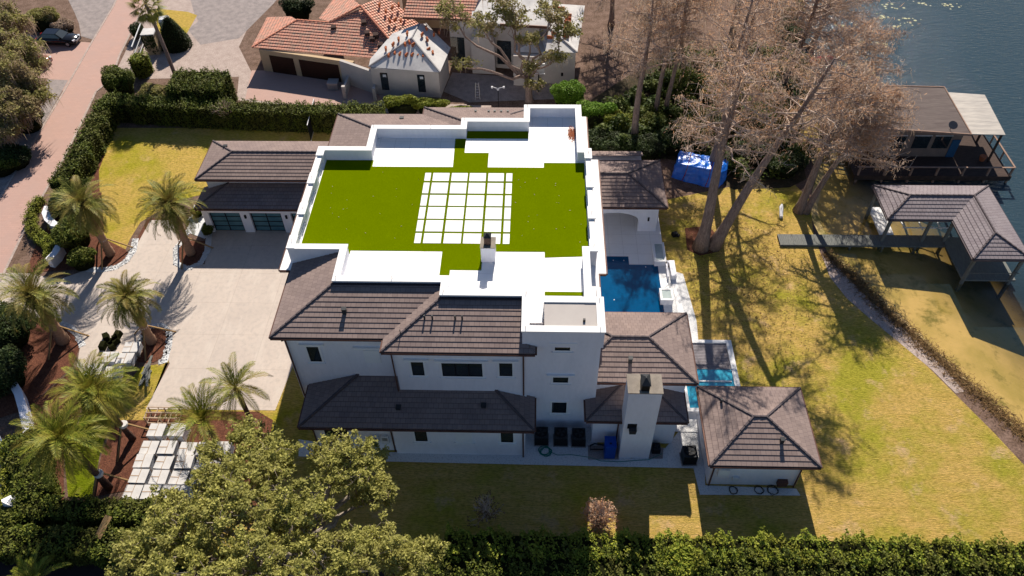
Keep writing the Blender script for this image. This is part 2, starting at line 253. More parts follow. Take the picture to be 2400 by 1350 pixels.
# ---------------------------------------------------------------- mesh helpers
BASE = {}
def finish(o, name, parent, verts_base):
    COL.objects.link(o); BASE[o] = verts_base
    if parent is not None: o.parent = parent
    return o
class MB:
    def __init__(s): s.v = []; s.f = []; s.uv = {}; s.mi = {}
    def poly(s, pts, uv=None, mi=0):
        n = len(s.v); s.v += [tuple(p) for p in pts]; s.f.append(list(range(n, n + len(pts))))
        if uv: s.uv[len(s.f) - 1] = uv
        if mi: s.mi[len(s.f) - 1] = mi
    def box(s, x0, y0, z0, x1, y1, z1):
        n = len(s.v); s.v += [(x0, y0, z0), (x1, y0, z0), (x1, y1, z0), (x0, y1, z0), (x0, y0, z1), (x1, y0, z1), (x1, y1, z1), (x0, y1, z1)]
        s.f += [[n + i for i in q] for q in ((0, 3, 2, 1), (4, 5, 6, 7), (0, 1, 5, 4), (1, 2, 6, 5), (2, 3, 7, 6), (3, 0, 4, 7))]; return s
    def obox(s, c, size, rz=0, top=1.0):
        n = len(s.v); ca, sa = math.cos(rz), math.sin(rz)
        for z, k in ((0, 1), (size[2], top)):
            for dx, dy in ((-1, -1), (1, -1), (1, 1), (-1, 1)):
                x, y = dx * size[0] / 2 * k, dy * size[1] / 2 * k; s.v.append((c[0] + x * ca - y * sa, c[1] + x * sa + y * ca, c[2] + z))
        s.f += [[n + i for i in q] for q in ((0, 3, 2, 1), (4, 5, 6, 7), (0, 1, 5, 4), (1, 2, 6, 5), (2, 3, 7, 6), (3, 0, 4, 7))]; return s
    def prism(s, pts, z0, z1):
        a = sum(pts[i][0] * pts[(i + 1) % len(pts)][1] - pts[(i + 1) % len(pts)][0] * pts[i][1] for i in range(len(pts)))
        if a < 0: pts = pts[::-1]
        n = len(s.v); k = len(pts); s.v += [(p[0], p[1], z0) for p in pts] + [(p[0], p[1], z1) for p in pts]
        s.f.append([n + i for i in range(k)][::-1]); s.f.append([n + k + i for i in range(k)])
        for i in range(k): j = (i + 1) % k; s.f.append([n + i, n + j, n + k + j, n + k + i])
        return s
    def sheet(s, pts, z):
        a = sum(pts[i][0] * pts[(i + 1) % len(pts)][1] - pts[(i + 1) % len(pts)][0] * pts[i][1] for i in range(len(pts)))
        if a < 0: pts = pts[::-1]
        s.poly([(p[0], p[1], z) for p in pts]); return s
    def tube(s, path, r, n=6, cap=True):
        path = [Vector(p) for p in path]; rs = r if isinstance(r, (list, tuple)) else [r] * len(path); b = len(s.v)
        for i, p in enumerate(path):
            d = (path[min(i + 1, len(path) - 1)] - path[max(i - 1, 0)]); d = d.normalized() if d.length > 1e-6 else Vector((0, 0, 1))
            u = d.cross(Vector((.31, .9, .17))).normalized() if abs(d.z) > .5 else d.cross(Vector((0, 0, 1))).normalized(); w = d.cross(u)
            for k in range(n):
                a = 2 * math.pi * k / n; q = p + (u * math.cos(a) + w * math.sin(a)) * rs[i]; s.v.append(tuple(q))
        for i in range(len(path) - 1):
            for k in range(n):
                j = (k + 1) % n; s.f.append([b + i * n + k, b + i * n + j, b + (i + 1) * n + j, b + (i + 1) * n + k])
        if cap:
            s.f.append([b + k for k in range(n)][::-1]); s.f.append([b + (len(path) - 1) * n + k for k in range(n)])
        return s
    def bar(s, a, b, w, h=None):
        a, b = Vector(a), Vector(b); h = h or w; d = (b - a).normalized(); u = d.cross(Vector((0, 0, 1)))
        u = u.normalized() if u.length > 1e-4 else Vector((1, 0, 0)); q = u.cross(d); n = len(s.v)
        for p in (a, b):
            for i, j in ((-1, -1), (1, -1), (1, 1), (-1, 1)): s.v.append(tuple(p + u * (i * w / 2) + q * (j * h / 2)))
        s.f += [[n + i for i in q_] for q_ in ((0, 3, 2, 1), (4, 5, 6, 7), (0, 1, 5, 4), (1, 2, 6, 5), (2, 3, 7, 6), (3, 0, 4, 7))]; return s
    def lathe(s, c, prof, n=16):
        b = len(s.v)
        for r, z in prof:
            for k in range(n): a = 2 * math.pi * k / n; s.v.append((c[0] + r * math.cos(a), c[1] + r * math.sin(a), c[2] + z))
        for i in range(len(prof) - 1):
            for k in range(n): j = (k + 1) % n; s.f.append([b + i * n + k, b + i * n + j, b + (i + 1) * n + j, b + (i + 1) * n + k])
        s.f.append([b + (len(prof) - 1) * n + k for k in range(n)]); s.f.append([b + k for k in range(n)][::-1]); return s
    def build(s, name, material, parent=None, smooth=False):
        if parent is not None: base = BASE[parent]
        else:
            a = np.array(s.v); base = (float(a[:, 0].mean()), float(a[:, 1].mean()), float(a[:, 2].min()))
        me = bpy.data.meshes.new(name); me.from_pydata([(x - base[0], y - base[1], z - base[2]) for x, y, z in s.v], [], s.f)
        for mm in (material if isinstance(material, (list, tuple)) else [material]): me.materials.append(mm if not isinstance(mm, str) else M[mm])
        if s.uv:
            ul = me.uv_layers.new(name='UVMap')
            for p in me.polygons:
                if p.index in s.uv:
                    for li, c in zip(p.loop_indices, s.uv[p.index]): ul.data[li].uv = c
        for i, k in s.mi.items(): me.polygons[i].material_index = k
        if smooth:
            for p in me.polygons: p.use_smooth = True
        me.update(); o = bpy.data.objects.new(name, me)
        if parent is None: o.location = base
        return finish(o, name, parent, base)
def thing(name, label, cat, loc, group=None):
    o = bpy.data.objects.new(name, None); COL.objects.link(o); o.location = loc; o['label'] = label; o['category'] = cat
    if group: o['group'] = group
    o.empty_display_size = .3; BASE[o] = tuple(loc); return o
def tag(o, label, cat, group=None, kind=None):
    o['label'] = label; o['category'] = cat
    if group: o['group'] = group
    if kind: o['kind'] = kind
    return o
def struct(o, label=None):
    o['kind'] = 'structure'; return o
def copytree(o, loc, rz=None, label=None, scale=None, parent=None):
    c = o.copy(); COL.objects.link(c); BASE[c] = tuple(loc) if loc is not None else BASE.get(o)
    if parent is not None: c.parent = parent
    if loc is not None: c.location = loc
    if rz is not None: c.rotation_euler = (0, 0, rz)
    if scale: c.scale = scale if isinstance(scale, tuple) else (scale,) * 3
    if label: c['label'] = label
    for ch in list(o.children): copytree(ch, None, parent=c)
    return c
def npmesh(name, V, nper, material, parent=None, base=None, UVrand=False):
    """V (n*nper,3) world coordinates, consecutive polygons of nper corners"""
    V = np.asarray(V, dtype=np.float32); n = len(V) // nper
    if base is None: base = BASE[parent] if parent is not None else (float(V[:, 0].mean()), float(V[:, 1].mean()), float(V[:, 2].min()))
    me = bpy.data.meshes.new(name); me.vertices.add(len(V)); me.vertices.foreach_set('co', (V - np.array(base, dtype=np.float32)).ravel())
    me.loops.add(len(V)); me.loops.foreach_set('vertex_index', np.arange(len(V), dtype=np.int32))
    me.polygons.add(n); me.polygons.foreach_set('loop_start', np.arange(0, n * nper, nper, dtype=np.int32))
    me.polygons.foreach_set('loop_total', np.full(n, nper, dtype=np.int32))
    me.materials.append(M[material]); me.update(calc_edges=True); o = bpy.data.objects.new(name, me)
    if parent is None: o.location = base
    return finish(o, name, parent, base)
def leaves(P, size, aspect=.5, up=.5, down=0., spread=.35, r=rng):
    """rhombic leaf faces at P"""
    n = len(P); nr = r.normal(size=(n, 3)); nr[:, 2] = np.abs(nr[:, 2]) + up; nr /= np.linalg.norm(nr, axis=1)[:, None]
    a = r.normal(size=(n, 3)); a[:, 2] -= down; a -= (a * nr).sum(1)[:, None] * nr; a /= np.linalg.norm(a, axis=1)[:, None] + 1e-9
    b = np.cross(nr, a); s = size * (1 + spread * r.uniform(-1, 1, n))[:, None]
    return np.stack([P - a * s, P + b * s * aspect, P + a * s, P - b * s * aspect], 1).reshape(-1, 3)
def hangers(P, L, w, r=rng, tilt=.25):
    n = len(P); t = r.uniform(0, 2 * np.pi, n); u = np.stack([np.cos(t), np.sin(t), np.zeros(n)], 1) * w
    l = (L * r.uniform(.4, 1.2, n))[:, None]; d = np.stack([r.normal(0, tilt, n), r.normal(0, tilt, n), -np.ones(n)], 1) * l
    return np.stack([P - u, P + u, P + d + u * .25, P + d - u * .25], 1).reshape(-1, 3)
def blob(c, rx, ry, rz, n, r=rng, shell=.45):
    d = r.normal(size=(n, 3)); d /= np.linalg.norm(d, axis=1)[:, None]; k = shell + (1 - shell) * r.uniform(0, 1, n) ** .5
    return np.array(c) + d * k[:, None] * np.array([rx, ry, rz])
# ---------------------------------------------------------------- roofs and windows
def clip_band(poly, v0, v1):
    def cl(ps, val, keep_above):
        out = []
        for i in range(len(ps)):
            a, b = ps[i], ps[(i + 1) % len(ps)]; fa = (a[1] - val) * (1 if keep_above else -1); fb = (b[1] - val) * (1 if keep_above else -1)
            if fa >= -1e-9: out.append(a)
            if (fa > 1e-9 and fb < -1e-9) or (fa < -1e-9 and fb > 1e-9):
                t = fa / (fa - fb); out.append((a[0] + (b[0] - a[0]) * t, a[1] + (b[1] - a[1]) * t))
        return out
    p = cl(poly, v0, True); return cl(p, v1, False) if len(p) > 2 else []
def tiled(mb, pts, course=.36, t=.035, ref=None):
    """pts: planar 3D polygon, first edge is the eave; adds stepped courses"""
    P = [Vector(p) for p in pts]; u = (P[1] - P[0]).normalized(); nrm = (P[1] - P[0]).cross((Vector(ref) if ref else P[2]) - P[0]).normalized()
    if nrm.z < 0: nrm = -nrm
    v = nrm.cross(u); v = v if v.z > 0 else -v
    q = [((p - P[0]).dot(u), (p - P[0]).dot(v)) for p in P]; vmax = max(a[1] for a in q); k = 0
    while k * course < vmax - 1e-4:
        v0, v1 = k * course, min((k + 1) * course, vmax); band = clip_band(q, v0, v1)
        if len(band) > 2:
            ring = [P[0] + u * a + v * b + nrm * (t * (1 - (b - v0) / course) + .004) for a, b in band]
            if (ring[1] - ring[0]).cross(ring[2] - ring[1]).dot(nrm) < 0: ring.reverse(); band.reverse()
            mb.poly(ring, uv=[(a + 50, b + 36) for a, b in band])
            lo = sorted(a for a, b in band if abs(b - v0) < 1e-6)
            if len(lo) >= 2:
                a0, a1 = lo[0], lo[-1]; A = P[0] + u * a0 + v * v0; B = P[0] + u * a1 + v * v0
                mb.poly([A - nrm * .03, B - nrm * .03, B + nrm * (t + .004), A + nrm * (t + .004)], uv=[(a0 + 50, v0 + 35.99)] * 4)
        k += 1
def ridgecaps(mb, a, b, w=.2, step=.42):
    a, b = Vector(a), Vector(b); L = (b - a).length; d = (b - a).normalized(); n = max(1, int(L / step)); u = d.cross(Vector((0, 0, 1))).normalized(); up = u.cross(d)
    for i in range(n):
        p = a + d * (L * i / n); q = a + d * (L * (i + 1.12) / n); k = len(mb.v); h0, h1 = .115, .07
        for c, h in ((p, h0), (q, h1)):
            for du, dh in ((-w / 2, -.04), (-w * .28, h), (w * .28, h), (w / 2, -.04)): mb.v.append(tuple(c + u * du + up * dh))
        mb.f += [[k, k + 4, k + 5, k + 1], [k + 1, k + 5, k + 6, k + 2], [k + 2, k + 6, k + 7, k + 3], [k, k + 1, k + 2, k + 3], [k + 7, k + 6, k + 5, k + 4]]
def gutter(mb, a, b, out, w=.12, h=.13):
    """a,b eave ends, out = outward unit (x,y)"""
    ox, oy = out; a, b = Vector(a), Vector(b); o = Vector((ox, oy, 0)) * w; dn = Vector((0, 0, -h)); k = len(mb.v)
    a = a + Vector((0, 0, -.03)); b = b + Vector((0, 0, -.03))
    for p in (a, b): mb.v += [tuple(p), tuple(p + o + Vector((0, 0, -.01))), tuple(p + o + dn), tuple(p + dn)]
    mb.f += [[k, k + 1, k + 5, k + 4], [k + 1, k + 2, k + 6, k + 5], [k + 2, k + 3, k + 7, k + 6], [k, k + 4, k + 7, k + 3], [k, k + 3, k + 2, k + 1], [k + 4, k + 5, k + 6, k + 7]]
def roof(parent, planes, caps=(), gutters=(), material='roof', cap_material='ridge', gut='copper', soffits=(), course=.36, t=.035, capw=.2, name='roof'):
    mb = MB()
    for p in planes: tiled(mb, p, course, t)
    r = mb.build(name, material, parent)
    if caps:
        for a, b in caps: c = MB(); ridgecaps(c, a, b, capw); c.build('ridge_cap', cap_material, r)
    if gutters:
        for a, b, o in gutters: g = MB(); gutter(g, a, b, o); g.build('gutter', gut, r)
    if soffits:
        s = MB()
        for x0, y0, x1, y1, z in soffits: s.box(x0, y0, z - .14, x1, y1, z - .035)
        s.build('soffit', 'trim', r)
    return r
def hip(parent, x0, y0, x1, y1, ze, s=.335, axis='x', soff=True, **k):
    """rectangular hip roof"""
    w = (y1 - y0) / 2 if axis == 'x' else (x1 - x0) / 2; zr = ze + s * w
    if axis == 'x': a, b = (x0 + w, y0 + w, zr), (x1 - w, y0 + w, zr)
    else: a, b = (x0 + w, y0 + w, zr), (x0 + w, y1 - w, zr)
    c = [(x0, y0, ze), (x1, y0, ze), (x1, y1, ze), (x0, y1, ze)]
    if axis == 'x': pl = [[c[0], c[1], b, a], [c[1], c[2], b], [c[2], c[3], a, b], [c[3], c[0], a]]; caps = [(c[0], a), (c[3], a), (c[1], b), (c[2], b), (a, b)]
    else: pl = [[c[0], c[1], a], [c[1], c[2], b, a], [c[2], c[3], b], [c[3], c[0], a, b]]; caps = [(c[0], a), (c[1], a), (c[2], b), (c[3], b), (a, b)]
    gs = [(c[0], c[1], (0, -1)), (c[1], c[2], (1, 0)), (c[2], c[3], (0, 1)), (c[3], c[0], (-1, 0))]
    return roof(parent, pl, caps, gs, soffits=[(x0 + .02, y0 + .02, x1 - .02, y1 - .02, ze)] if soff else (), **k)
def window(parent, x0, x1, z0, z1, y, panes=1, lintel=True, ledge=True, pane='glass', blind=None):
    """window in a wall that faces the camera side (-Y) at plane y"""
    t = .14; f = MB(); f.box(x0 - t, y - .05, z0 - t, x0, y + .03, z1 + t); f.box(x1, y - .05, z0 - t, x1 + t, y + .03, z1 + t); f.box(x0, y - .05, z1, x1, y + .03, z1 + t); f.box(x0, y - .05, z0 - t, x1, y + .03, z0)
    w = f.build('window', 'trim', parent)
    p = MB(); p.box(x0, y - .012, z0, x1, y + .02, z1); p.build('pane', pane, w)
    b = MB(); e = .05
    b.box(x0, y - .04, z0, x0 + e, y - .012, z1); b.box(x1 - e, y - .04, z0, x1, y - .012, z1); b.box(x0 + e, y - .04, z0, x1 - e, y - .012, z0 + e); b.box(x0 + e, y - .04, z1 - e, x1 - e, y - .012, z1)
    for i in range(1, panes): xx = x0 + (x1 - x0) * i / panes; b.box(xx - .03, y - .04, z0 + e, xx + .03, y - .012, z1 - e)
    b.build('sash', 'black', w)
    if lintel: MB().box(x0 - .42, y - .17, z1 + .20, x1 + .42, y + .02, z1 + .33).build('lintel', 'trim', w)
    if ledge: MB().box(x0 - .2, y - .11, z0 - t - .09, x1 + .2, y + .02, z0 - t).build('sill', 'trim', w)
    if blind: MB().box(x0 + e, y - .03, z0 + (z1 - z0) * .45, x1 - e, y - .013, z1 - e).build('blind', blind, w)
    return w
def downpipe(parent, x, y, z0, z1, kick=.5):
    p = MB(); p.tube([(x, y - kick, z1), (x, y - kick, z1 - .18), (x, y - .07, z1 - .6), (x, y - .07, z0)], .055, 6); return p.build('downpipe', 'copper', parent)
def wallbox(parent, *b, material='stucco', name='wall'): return MB().box(*b).build(name, material, parent)
def roofvent(parent, x, y, z, w=.24, h=.4, d=.24, name='roof_vent', material='dkgrey'):
    mb = MB(); mb.box(x - w / 2, y - d / 2, z - .1, x + w / 2, y + d / 2, z + h); v = mb.build(name, material, parent)
    MB().box(x - w / 2 - .03, y - d / 2 - .03, z + h, x + w / 2 + .03, y + d / 2 + .03, z + h + .04).build('vent_cap', 'dkgrey', v); return v

# ================================================================ ground, roads, water
shore = [(38.30, 21.55), (36.27, 27.37), (34.16, 30.47), (33.06, 32.94), (31.39, 35.94), (29.92, 39.18), (28.27, 42.45), (26.89, 45.49), (25.67, 47.61), (25.13, 49.37), (25.01, 50.86), (24.77, 53.08), (25.04, 55.40), (25.87, 57.84), (26.71, 59.74), (26.70, 62.36), (25.64, 65.11), (25.79, 71.05), (28.21, 79.40), (30.00, 87.94), (31.68, 101.23)] + [(60, 190), (120, 420)]
mb = MB(); mb.sheet([(-420, -60), (300, -60), (90, 0)] + shore + [(-420, 420)], 0.0)
struct(mb.build('ground', 'soil'))
def seg_dist(px, py, pts):
    d = np.full(px.shape, 1e9)
    for (ax, ay), (bx, by) in zip(pts[:-1], pts[1:]):
        vx, vy = bx - ax, by - ay; t = np.clip(((px - ax) * vx + (py - ay) * vy) / (vx * vx + vy * vy), 0, 1); d = np.minimum(d, np.hypot(px - ax - t * vx, py - ay - t * vy))
    return d
def shore_side(px, py, pts):
    """signed distance, positive on the water side"""
    d = seg_dist(px, py, pts); poly = pts + [(700, 420), (700, -60), (90, 0)]; ins = np.zeros(px.shape, bool)
    for (ax, ay), (bx, by) in zip(poly, poly[1:] + poly[:1]):
        c = ((ay > py) != (by > py)) & (px < (bx - ax) * (py - ay) / ((by - ay) + 1e-12) + ax); ins ^= c
    return np.where(ins, d, -d)
def gridmesh(name, xs, ys, zf, material, depthf=None):
    X, Y = np.meshgrid(xs, ys); Z = zf(X, Y); nx, ny = len(xs), len(ys)
    V = np.stack([X, Y, Z], -1).reshape(-1, 3); i = np.arange(nx - 1)[None, :] + nx * np.arange(ny - 1)[:, None]; i = i.ravel()
    Fq = np.stack([i, i + 1, i + nx + 1, i + nx], 1); me = bpy.data.meshes.new(name); me.from_pydata(V.tolist(), [], Fq.tolist()); me.materials.append(M[material])
    if depthf is not None:
        at = me.attributes.new('depth', 'FLOAT', 'POINT'); at.data.foreach_set('value', depthf(X, Y).ravel().astype(np.float32))
    for p in me.polygons: p.use_smooth = True
    o = bpy.data.objects.new(name, me); COL.objects.link(o); BASE[o] = (0, 0, 0); return struct(o)
gx = np.concatenate([np.arange(14, 70, 1.0), np.array([75, 85, 100, 140, 220, 400, 700])]); gy = np.concatenate([np.array([-60, -30, 0]), np.arange(10, 112, 1.0), np.array([120, 140, 180, 260, 420])])
gridmesh('lake_bed', gx, gy, lambda X, Y: -.03 - .28 * np.clip(shore_side(X, Y, shore), 0, 1) - .07 * np.clip(shore_side(X, Y, shore), 0, 30) - 2.2 * np.clip((X - 34) / 12, 0, 1), 'bed')
def depthf(X, Y):
    s = shore_side(X, Y, shore); far = np.clip((s - 4.5) / 11.0, 0, 1) ** 1.0; north = np.clip((Y - 53.5) / 6, 0, 1) * np.clip((X - 28.5) / 4, 0, 1)
    return np.clip(np.maximum(far, north) * .97 + .03, 0, .985)
gridmesh('water', gx, gy, lambda X, Y: X * 0 - .28, 'water', depthf)

SHN = [0]
def sheet(name, pts, z, material, kind='structure'):
    SHN[0] += 1; o = MB().sheet(pts, z + SHN[0] * .0003).build(name, material)
    if kind == 'structure': struct(o)
    return o
# east and south lawn
lawn_e = [(5.73, 54.01), (17.71, 57.75), (23.95, 59.07), (25.25, 56.00), (24.52, 51.96), (24.50, 48.73), (25.09, 46.70), (26.26, 43.81), (27.74, 40.66), (29.38, 37.51), (30.84, 34.39), (32.37, 31.14), (33.40, 28.61), (35.16, 22.58), (32.61, 17.09), (-25.23, 15.75), (-29.92, 24.16), (-18.46, 24.40), (-18.40, 28.96), (-18.77, 36.10), (-8.28, 36.27)]
sheet('lawn', lawn_e, .008, 'lawn')
sheet('sand_strip', [(24.55, 48.94), (25.26, 48.12), (26.02, 46.22), (27.13, 43.82), (28.37, 41.64), (29.66, 39.39), (30.87, 36.73), (31.56, 34.67), (30.88, 34.50), (29.88, 36.59), (28.28, 39.16), (26.68, 41.61), (25.40, 43.80), (24.61, 46.20)], .016, 'sand')
sheet('front_lawn', [(-45.12, 66.77), (-34.55, 66.84), (-20.28, 66.94), (-20.57, 63.69), (-23.65, 59.91), (-30.69, 56.64), (-33.78, 55.37), (-36.17, 52.37), (-36.34, 50.11), (-36.24, 48.48), (-38.93, 50.08), (-41.49, 55.29), (-42.95, 59.73)], .008, 'lawnwest')
sheet('verge_lawn', [(-28.31, 36.35), (-28.55, 37.60), (-28.47, 32.01), (-19.15, 32.11), (-18.74, 39.05), (-16.96, 36.13), (-17.39, 24.73), (-18.46, 24.40), (-19.81, 30.34), (-29.36, 30.53), (-31.48, 31.96), (-30.33, 35.90)], .011, 'lawnwest')
sheet('narrow_lawn', [(-33.14, 28.34), (-33.01, 34.24), (-31.02, 35.08), (-30.84, 31.97), (-30.56, 28.39), (-29.74, 24.79), (-31.40, 24.91)], .012, 'lawngreen')
# paving
sheet('road', [(-52.16, 101.54), (-49.79, 90.00), (-48.85, 81.00), (-47.88, 76.03), (-48.67, 73.47), (-47.82, 66.75), (-47.21, 61.04), (-46.85, 55.85), (-46.29, 49.99), (-45.63, 44.73), (-44.46, 34.05), (-44.34, 19.20), (-51.91, 30.11), (-49.65, 43.19), (-50.82, 55.50), (-52.25, 73.45), (-53.29, 83.86), (-54.04, 92.95), (-55.37, 101.55)], .012, 'brick')
kb = MB(); ek = [(-55.37, 101.55), (-54.04, 92.95), (-53.29, 83.86), (-52.25, 73.45), (-51.48, 63.79), (-50.82, 55.50), (-49.94, 48.84)]
for a, b in zip(ek[:-1], ek[1:]): kb.bar((a[0], a[1], .02), (b[0], b[1], .02), .22, .06)
ek = [(-52.16, 101.54), (-49.79, 90.00), (-48.85, 81.00), (-47.88, 76.03), (-48.67, 73.47), (-47.82, 66.75), (-47.21, 61.04), (-46.85, 55.85), (-46.29, 49.99), (-45.63, 44.73)]
for a, b in zip(ek[:-1], ek[1:]): kb.bar((a[0], a[1], .02), (b[0], b[1], .02), .22, .06)
struct(kb.build('road_kerb', 'sand'))
sheet('parking_paving', [(-62.24, 85.84), (-54.92, 84.06), (-53.24, 83.86), (-52.25, 73.45), (-55.23, 76.09), (-57.93, 76.43)], .010, 'brick')
sheet('gravel_pad', [(-63.70, 99.12), (-54.76, 99.10), (-54.21, 92.95), (-53.41, 84.55), (-55.19, 85.35), (-56.71, 88.42), (-58.35, 91.08)], .010, 'gravel')
sheet('gravel_verge', [(-55.15, 75.92), (-52.74, 75.75), (-52.12, 69.64), (-53.61, 70.58)], .010, 'gravel')
sheet('gravel_verge', [(-53.61, 70.58), (-52.12, 69.64), (-50.91, 55.68), (-53.23, 57.04)], .006, 'gravel')
sheet('neighbour_drive', [(-52.16, 101.54), (-49.52, 90.00), (-48.35, 81.00), (-48.07, 78.24), (-43.84, 76.05), (-33.56, 76.53), (-32.56, 71.91), (-30.36, 71.52), (-18.98, 69.84), (-11.66, 69.27), (-12.24, 74.91), (-26.43, 74.84), (-31.41, 75.67), (-35.27, 82.93), (-35.61, 101.48)], .006, 'sand')
sheet('neighbour_gravel', [(-47.79, 101.53), (-32.15, 101.47), (-33.66, 93.26), (-35.79, 84.88), (-40.00, 83.40), (-42.62, 86.87), (-41.94, 88.94), (-43.12, 91.07)], .012, 'gravel')
sheet('neighbour_verge', [(-48.38, 92.17), (-44.00, 91.29), (-42.55, 90.43), (-42.46, 86.37), (-42.61, 84.37), (-43.74, 83.88), (-45.62, 84.86)], .016, 'lawnwest')
sheet('neighbour_forecourt', [(-32.45, 77.85), (-20.69, 77.45), (-16.55, 72.00), (-20.79, 69.83), (-31.69, 72.16)], .014, 'brick')
sheet('neighbour_yard', [(-9.62, 77.50), (-0.04, 76.23), (4.17, 74.98), (4.56, 72.52), (-7.32, 71.65), (-10.24, 73.66)], .010, 'gravel')
drive = [(-35.34, 52.61), (-33.41, 52.64), (-32.06, 50.16), (-30.67, 47.49), (-28.64, 46.99), (-29.30, 51.03), (-29.18, 51.43), (-21.37, 51.29), (-18.06, 46.11), (-16.38, 37.38), (-18.53, 36.51), (-18.99, 32.11), (-28.58, 32.05), (-28.18, 36.27), (-29.79, 38.44), (-31.37, 38.85), (-31.93, 37.55), (-31.65, 35.88), (-33.50, 34.24), (-35.30, 35.82), (-36.00, 38.34), (-37.58, 39.64), (-38.75, 40.75), (-41.26, 40.03), (-44.76, 39.98), (-47.61, 45.71), (-43.88, 45.76), (-40.59, 45.05), (-38.66, 46.24), (-36.62, 46.47), (-35.49, 47.79)]
sheet('driveway', drive, .016, 'concrete')
sheet('driveway_extension', [(-33.41, 34.84), (-32.20, 34.86), (-31.78, 37.13), (-31.78, 38.85), (-32.72, 39.72), (-36.37, 40.11), (-35.66, 38.35)], .020, 'concrete')
# planting beds with white rock borders
def bed(pts, name='mulch_bed', z=.024, rock=.38):
    sheet(name, pts, z, 'mulch')
def rockstrip(pts, w=.55, z=.03):
    L = []; Rr = []
    for i, p in enumerate(pts):
        a = Vector(pts[max(i - 1, 0)]); b = Vector(pts[min(i + 1, len(pts) - 1)]); d = (b - a).normalized(); n = Vector((-d.y, d.x)); k = w / 2 * (1 + .12 * math.sin(i * 2.1))
        L.append((p[0] + n.x * k, p[1] + n.y * k)); Rr.append((p[0] - n.x * k, p[1] - n.y * k))
    m_ = MB()
    for i in range(len(pts) - 1):
        q = [L[i], L[i + 1], Rr[i + 1], Rr[i]]
        m_.poly([(a, b, z) for a, b in q][::-1])
    o = struct(m_.build('rock_border', 'white_rock'))
    P = []
    for i in range(len(pts) - 1):
        ln = math.dist(pts[i], pts[i + 1])
        for _ in range(int(ln * 45)):
            t = random.random(); s_ = random.uniform(-.5, .5) * w; a, b = Vector(pts[i]), Vector(pts[i + 1]); d = (b - a).normalized(); p = a + (b - a) * t + Vector((-d.y, d.x)) * s_; P.append((p.x, p.y, z + .03))
    return P
rockpts = []
bed([(-42.51, 55.28), (-41.44, 56.53), (-38.65, 50.08), (-36.22, 48.74), (-35.47, 47.74), (-36.66, 46.58), (-38.70, 46.34), (-43.88, 45.76), (-44.66, 50.01), (-44.48, 52.28)])
rockpts += rockstrip([(-35.83, 50.12), (-35.48, 48.49), (-35.66, 47.32), (-36.32, 46.48), (-37.34, 46.21), (-38.72, 46.19)])
bed([(-31.43, 49.89), (-29.51, 49.92), (-29.04, 48.57), (-29.14, 47.40), (-30.05, 46.72), (-31.09, 47.38), (-31.61, 48.54)])
rockpts += rockstrip([(-31.44, 52.43), (-31.01, 53.60), (-31.23, 55.40)], 1.1)
rockpts += rockstrip([(-29.46, 51.31), (-28.88, 48.57), (-29.05, 47.09), (-29.97, 46.46), (-31.13, 47.06), (-31.77, 48.80), (-31.39, 51.01), (-31.25, 52.43)], .5)
bed([(-31.51, 39.73), (-30.25, 40.11), (-29.26, 39.55), (-28.68, 37.18), (-29.47, 36.33), (-30.64, 36.31), (-31.27, 37.13)])
rockpts += rockstrip([(-30.88, 39.92), (-30.13, 40.07), (-29.22, 39.41), (-28.83, 38.02), (-28.67, 36.42), (-29.07, 36.33)], .5)
rockpts += rockstrip([(-31.28, 39.07), (-31.32, 37.56), (-31.30, 36.30)], .4)
bed([(-45.92, 40.88), (-40.16, 40.73), (-38.12, 40.08), (-36.52, 38.77), (-35.82, 37.48), (-35.64, 35.81), (-37.51, 31.85), (-40.60, 30.32)], z=.022)
rockpts += rockstrip([(-38.50, 40.17), (-37.44, 39.73), (-36.54, 38.99), (-35.65, 37.83)], .5)
bed([(-37.51, 31.85), (-35.30, 35.82), (-33.50, 34.24), (-33.14, 28.34), (-31.49, 24.44), (-34.67, 24.38)], z=.020)
bed([(-29.87, 31.06), (-28.15, 31.09), (-27.99, 30.19), (-27.50, 25.47), (-29.80, 24.95), (-30.41, 28.39), (-30.43, 30.87)], z=.020)
bed([(-28.40, 31.83), (-20.22, 31.98), (-18.94, 31.26), (-18.46, 24.40), (-27.05, 24.22), (-27.68, 28.44)], z=.018)
bed([(-44.08, 66.77), (-45.34, 66.76), (-43.24, 59.73), (-43.18, 57.78), (-41.61, 55.29), (-41.08, 55.29), (-42.95, 59.73)], z=.020)
bed([(-35.42, 52.85), (-33.48, 52.87), (-33.33, 52.64), (-35.34, 52.61), (-35.49, 47.79), (-35.74, 47.95), (-35.68, 52.67)], z=.020)
sheet('gravel_bed', [(-16.73, 29.69), (-10.36, 28.77), (-0.71, 28.89), (-0.75, 31.05), (4.50, 31.15), (4.43, 29.57), (6.74, 28.59), (9.18, 29.49), (10.58, 31.26), (11.14, 32.91), (12.60, 32.75), (11.85, 29.54), (11.54, 26.63), (17.57, 26.50), (17.74, 26.00), (11.08, 25.93), (10.91, 27.91), (-10.26, 28.03), (-16.44, 28.32)], .022, 'white_rock')
sheet('equipment_pad', [(3.77, 29.56), (5.92, 29.60), (5.85, 28.48), (3.73, 28.43)], .05, 'gravel')
sheet('equipment_pad', [(7.99, 29.46), (9.03, 29.48), (8.88, 28.60), (7.91, 28.58)], .05, 'gravel')
sheet('gravel_garden', [(-31.97, 54.78), (-29.48, 52.45), (-29.14, 50.86), (-29.59, 50.19), (-31.39, 51.01)], .024, 'white_rock')
sheet('shaded_ground', [(5.68, 72.12), (14.66, 82.09), (28.00, 83.06), (26.90, 71.06), (26.06, 65.11), (25.55, 59.09), (23.68, 57.81), (18.46, 57.45), (14.18, 61.58), (12.58, 62.11), (5.91, 62.05)], .006, mat('dark_leaf_mould', (.05, .045, .025), (.10, .075, .045), 1.3, 1, fine=.3, fscale=8))
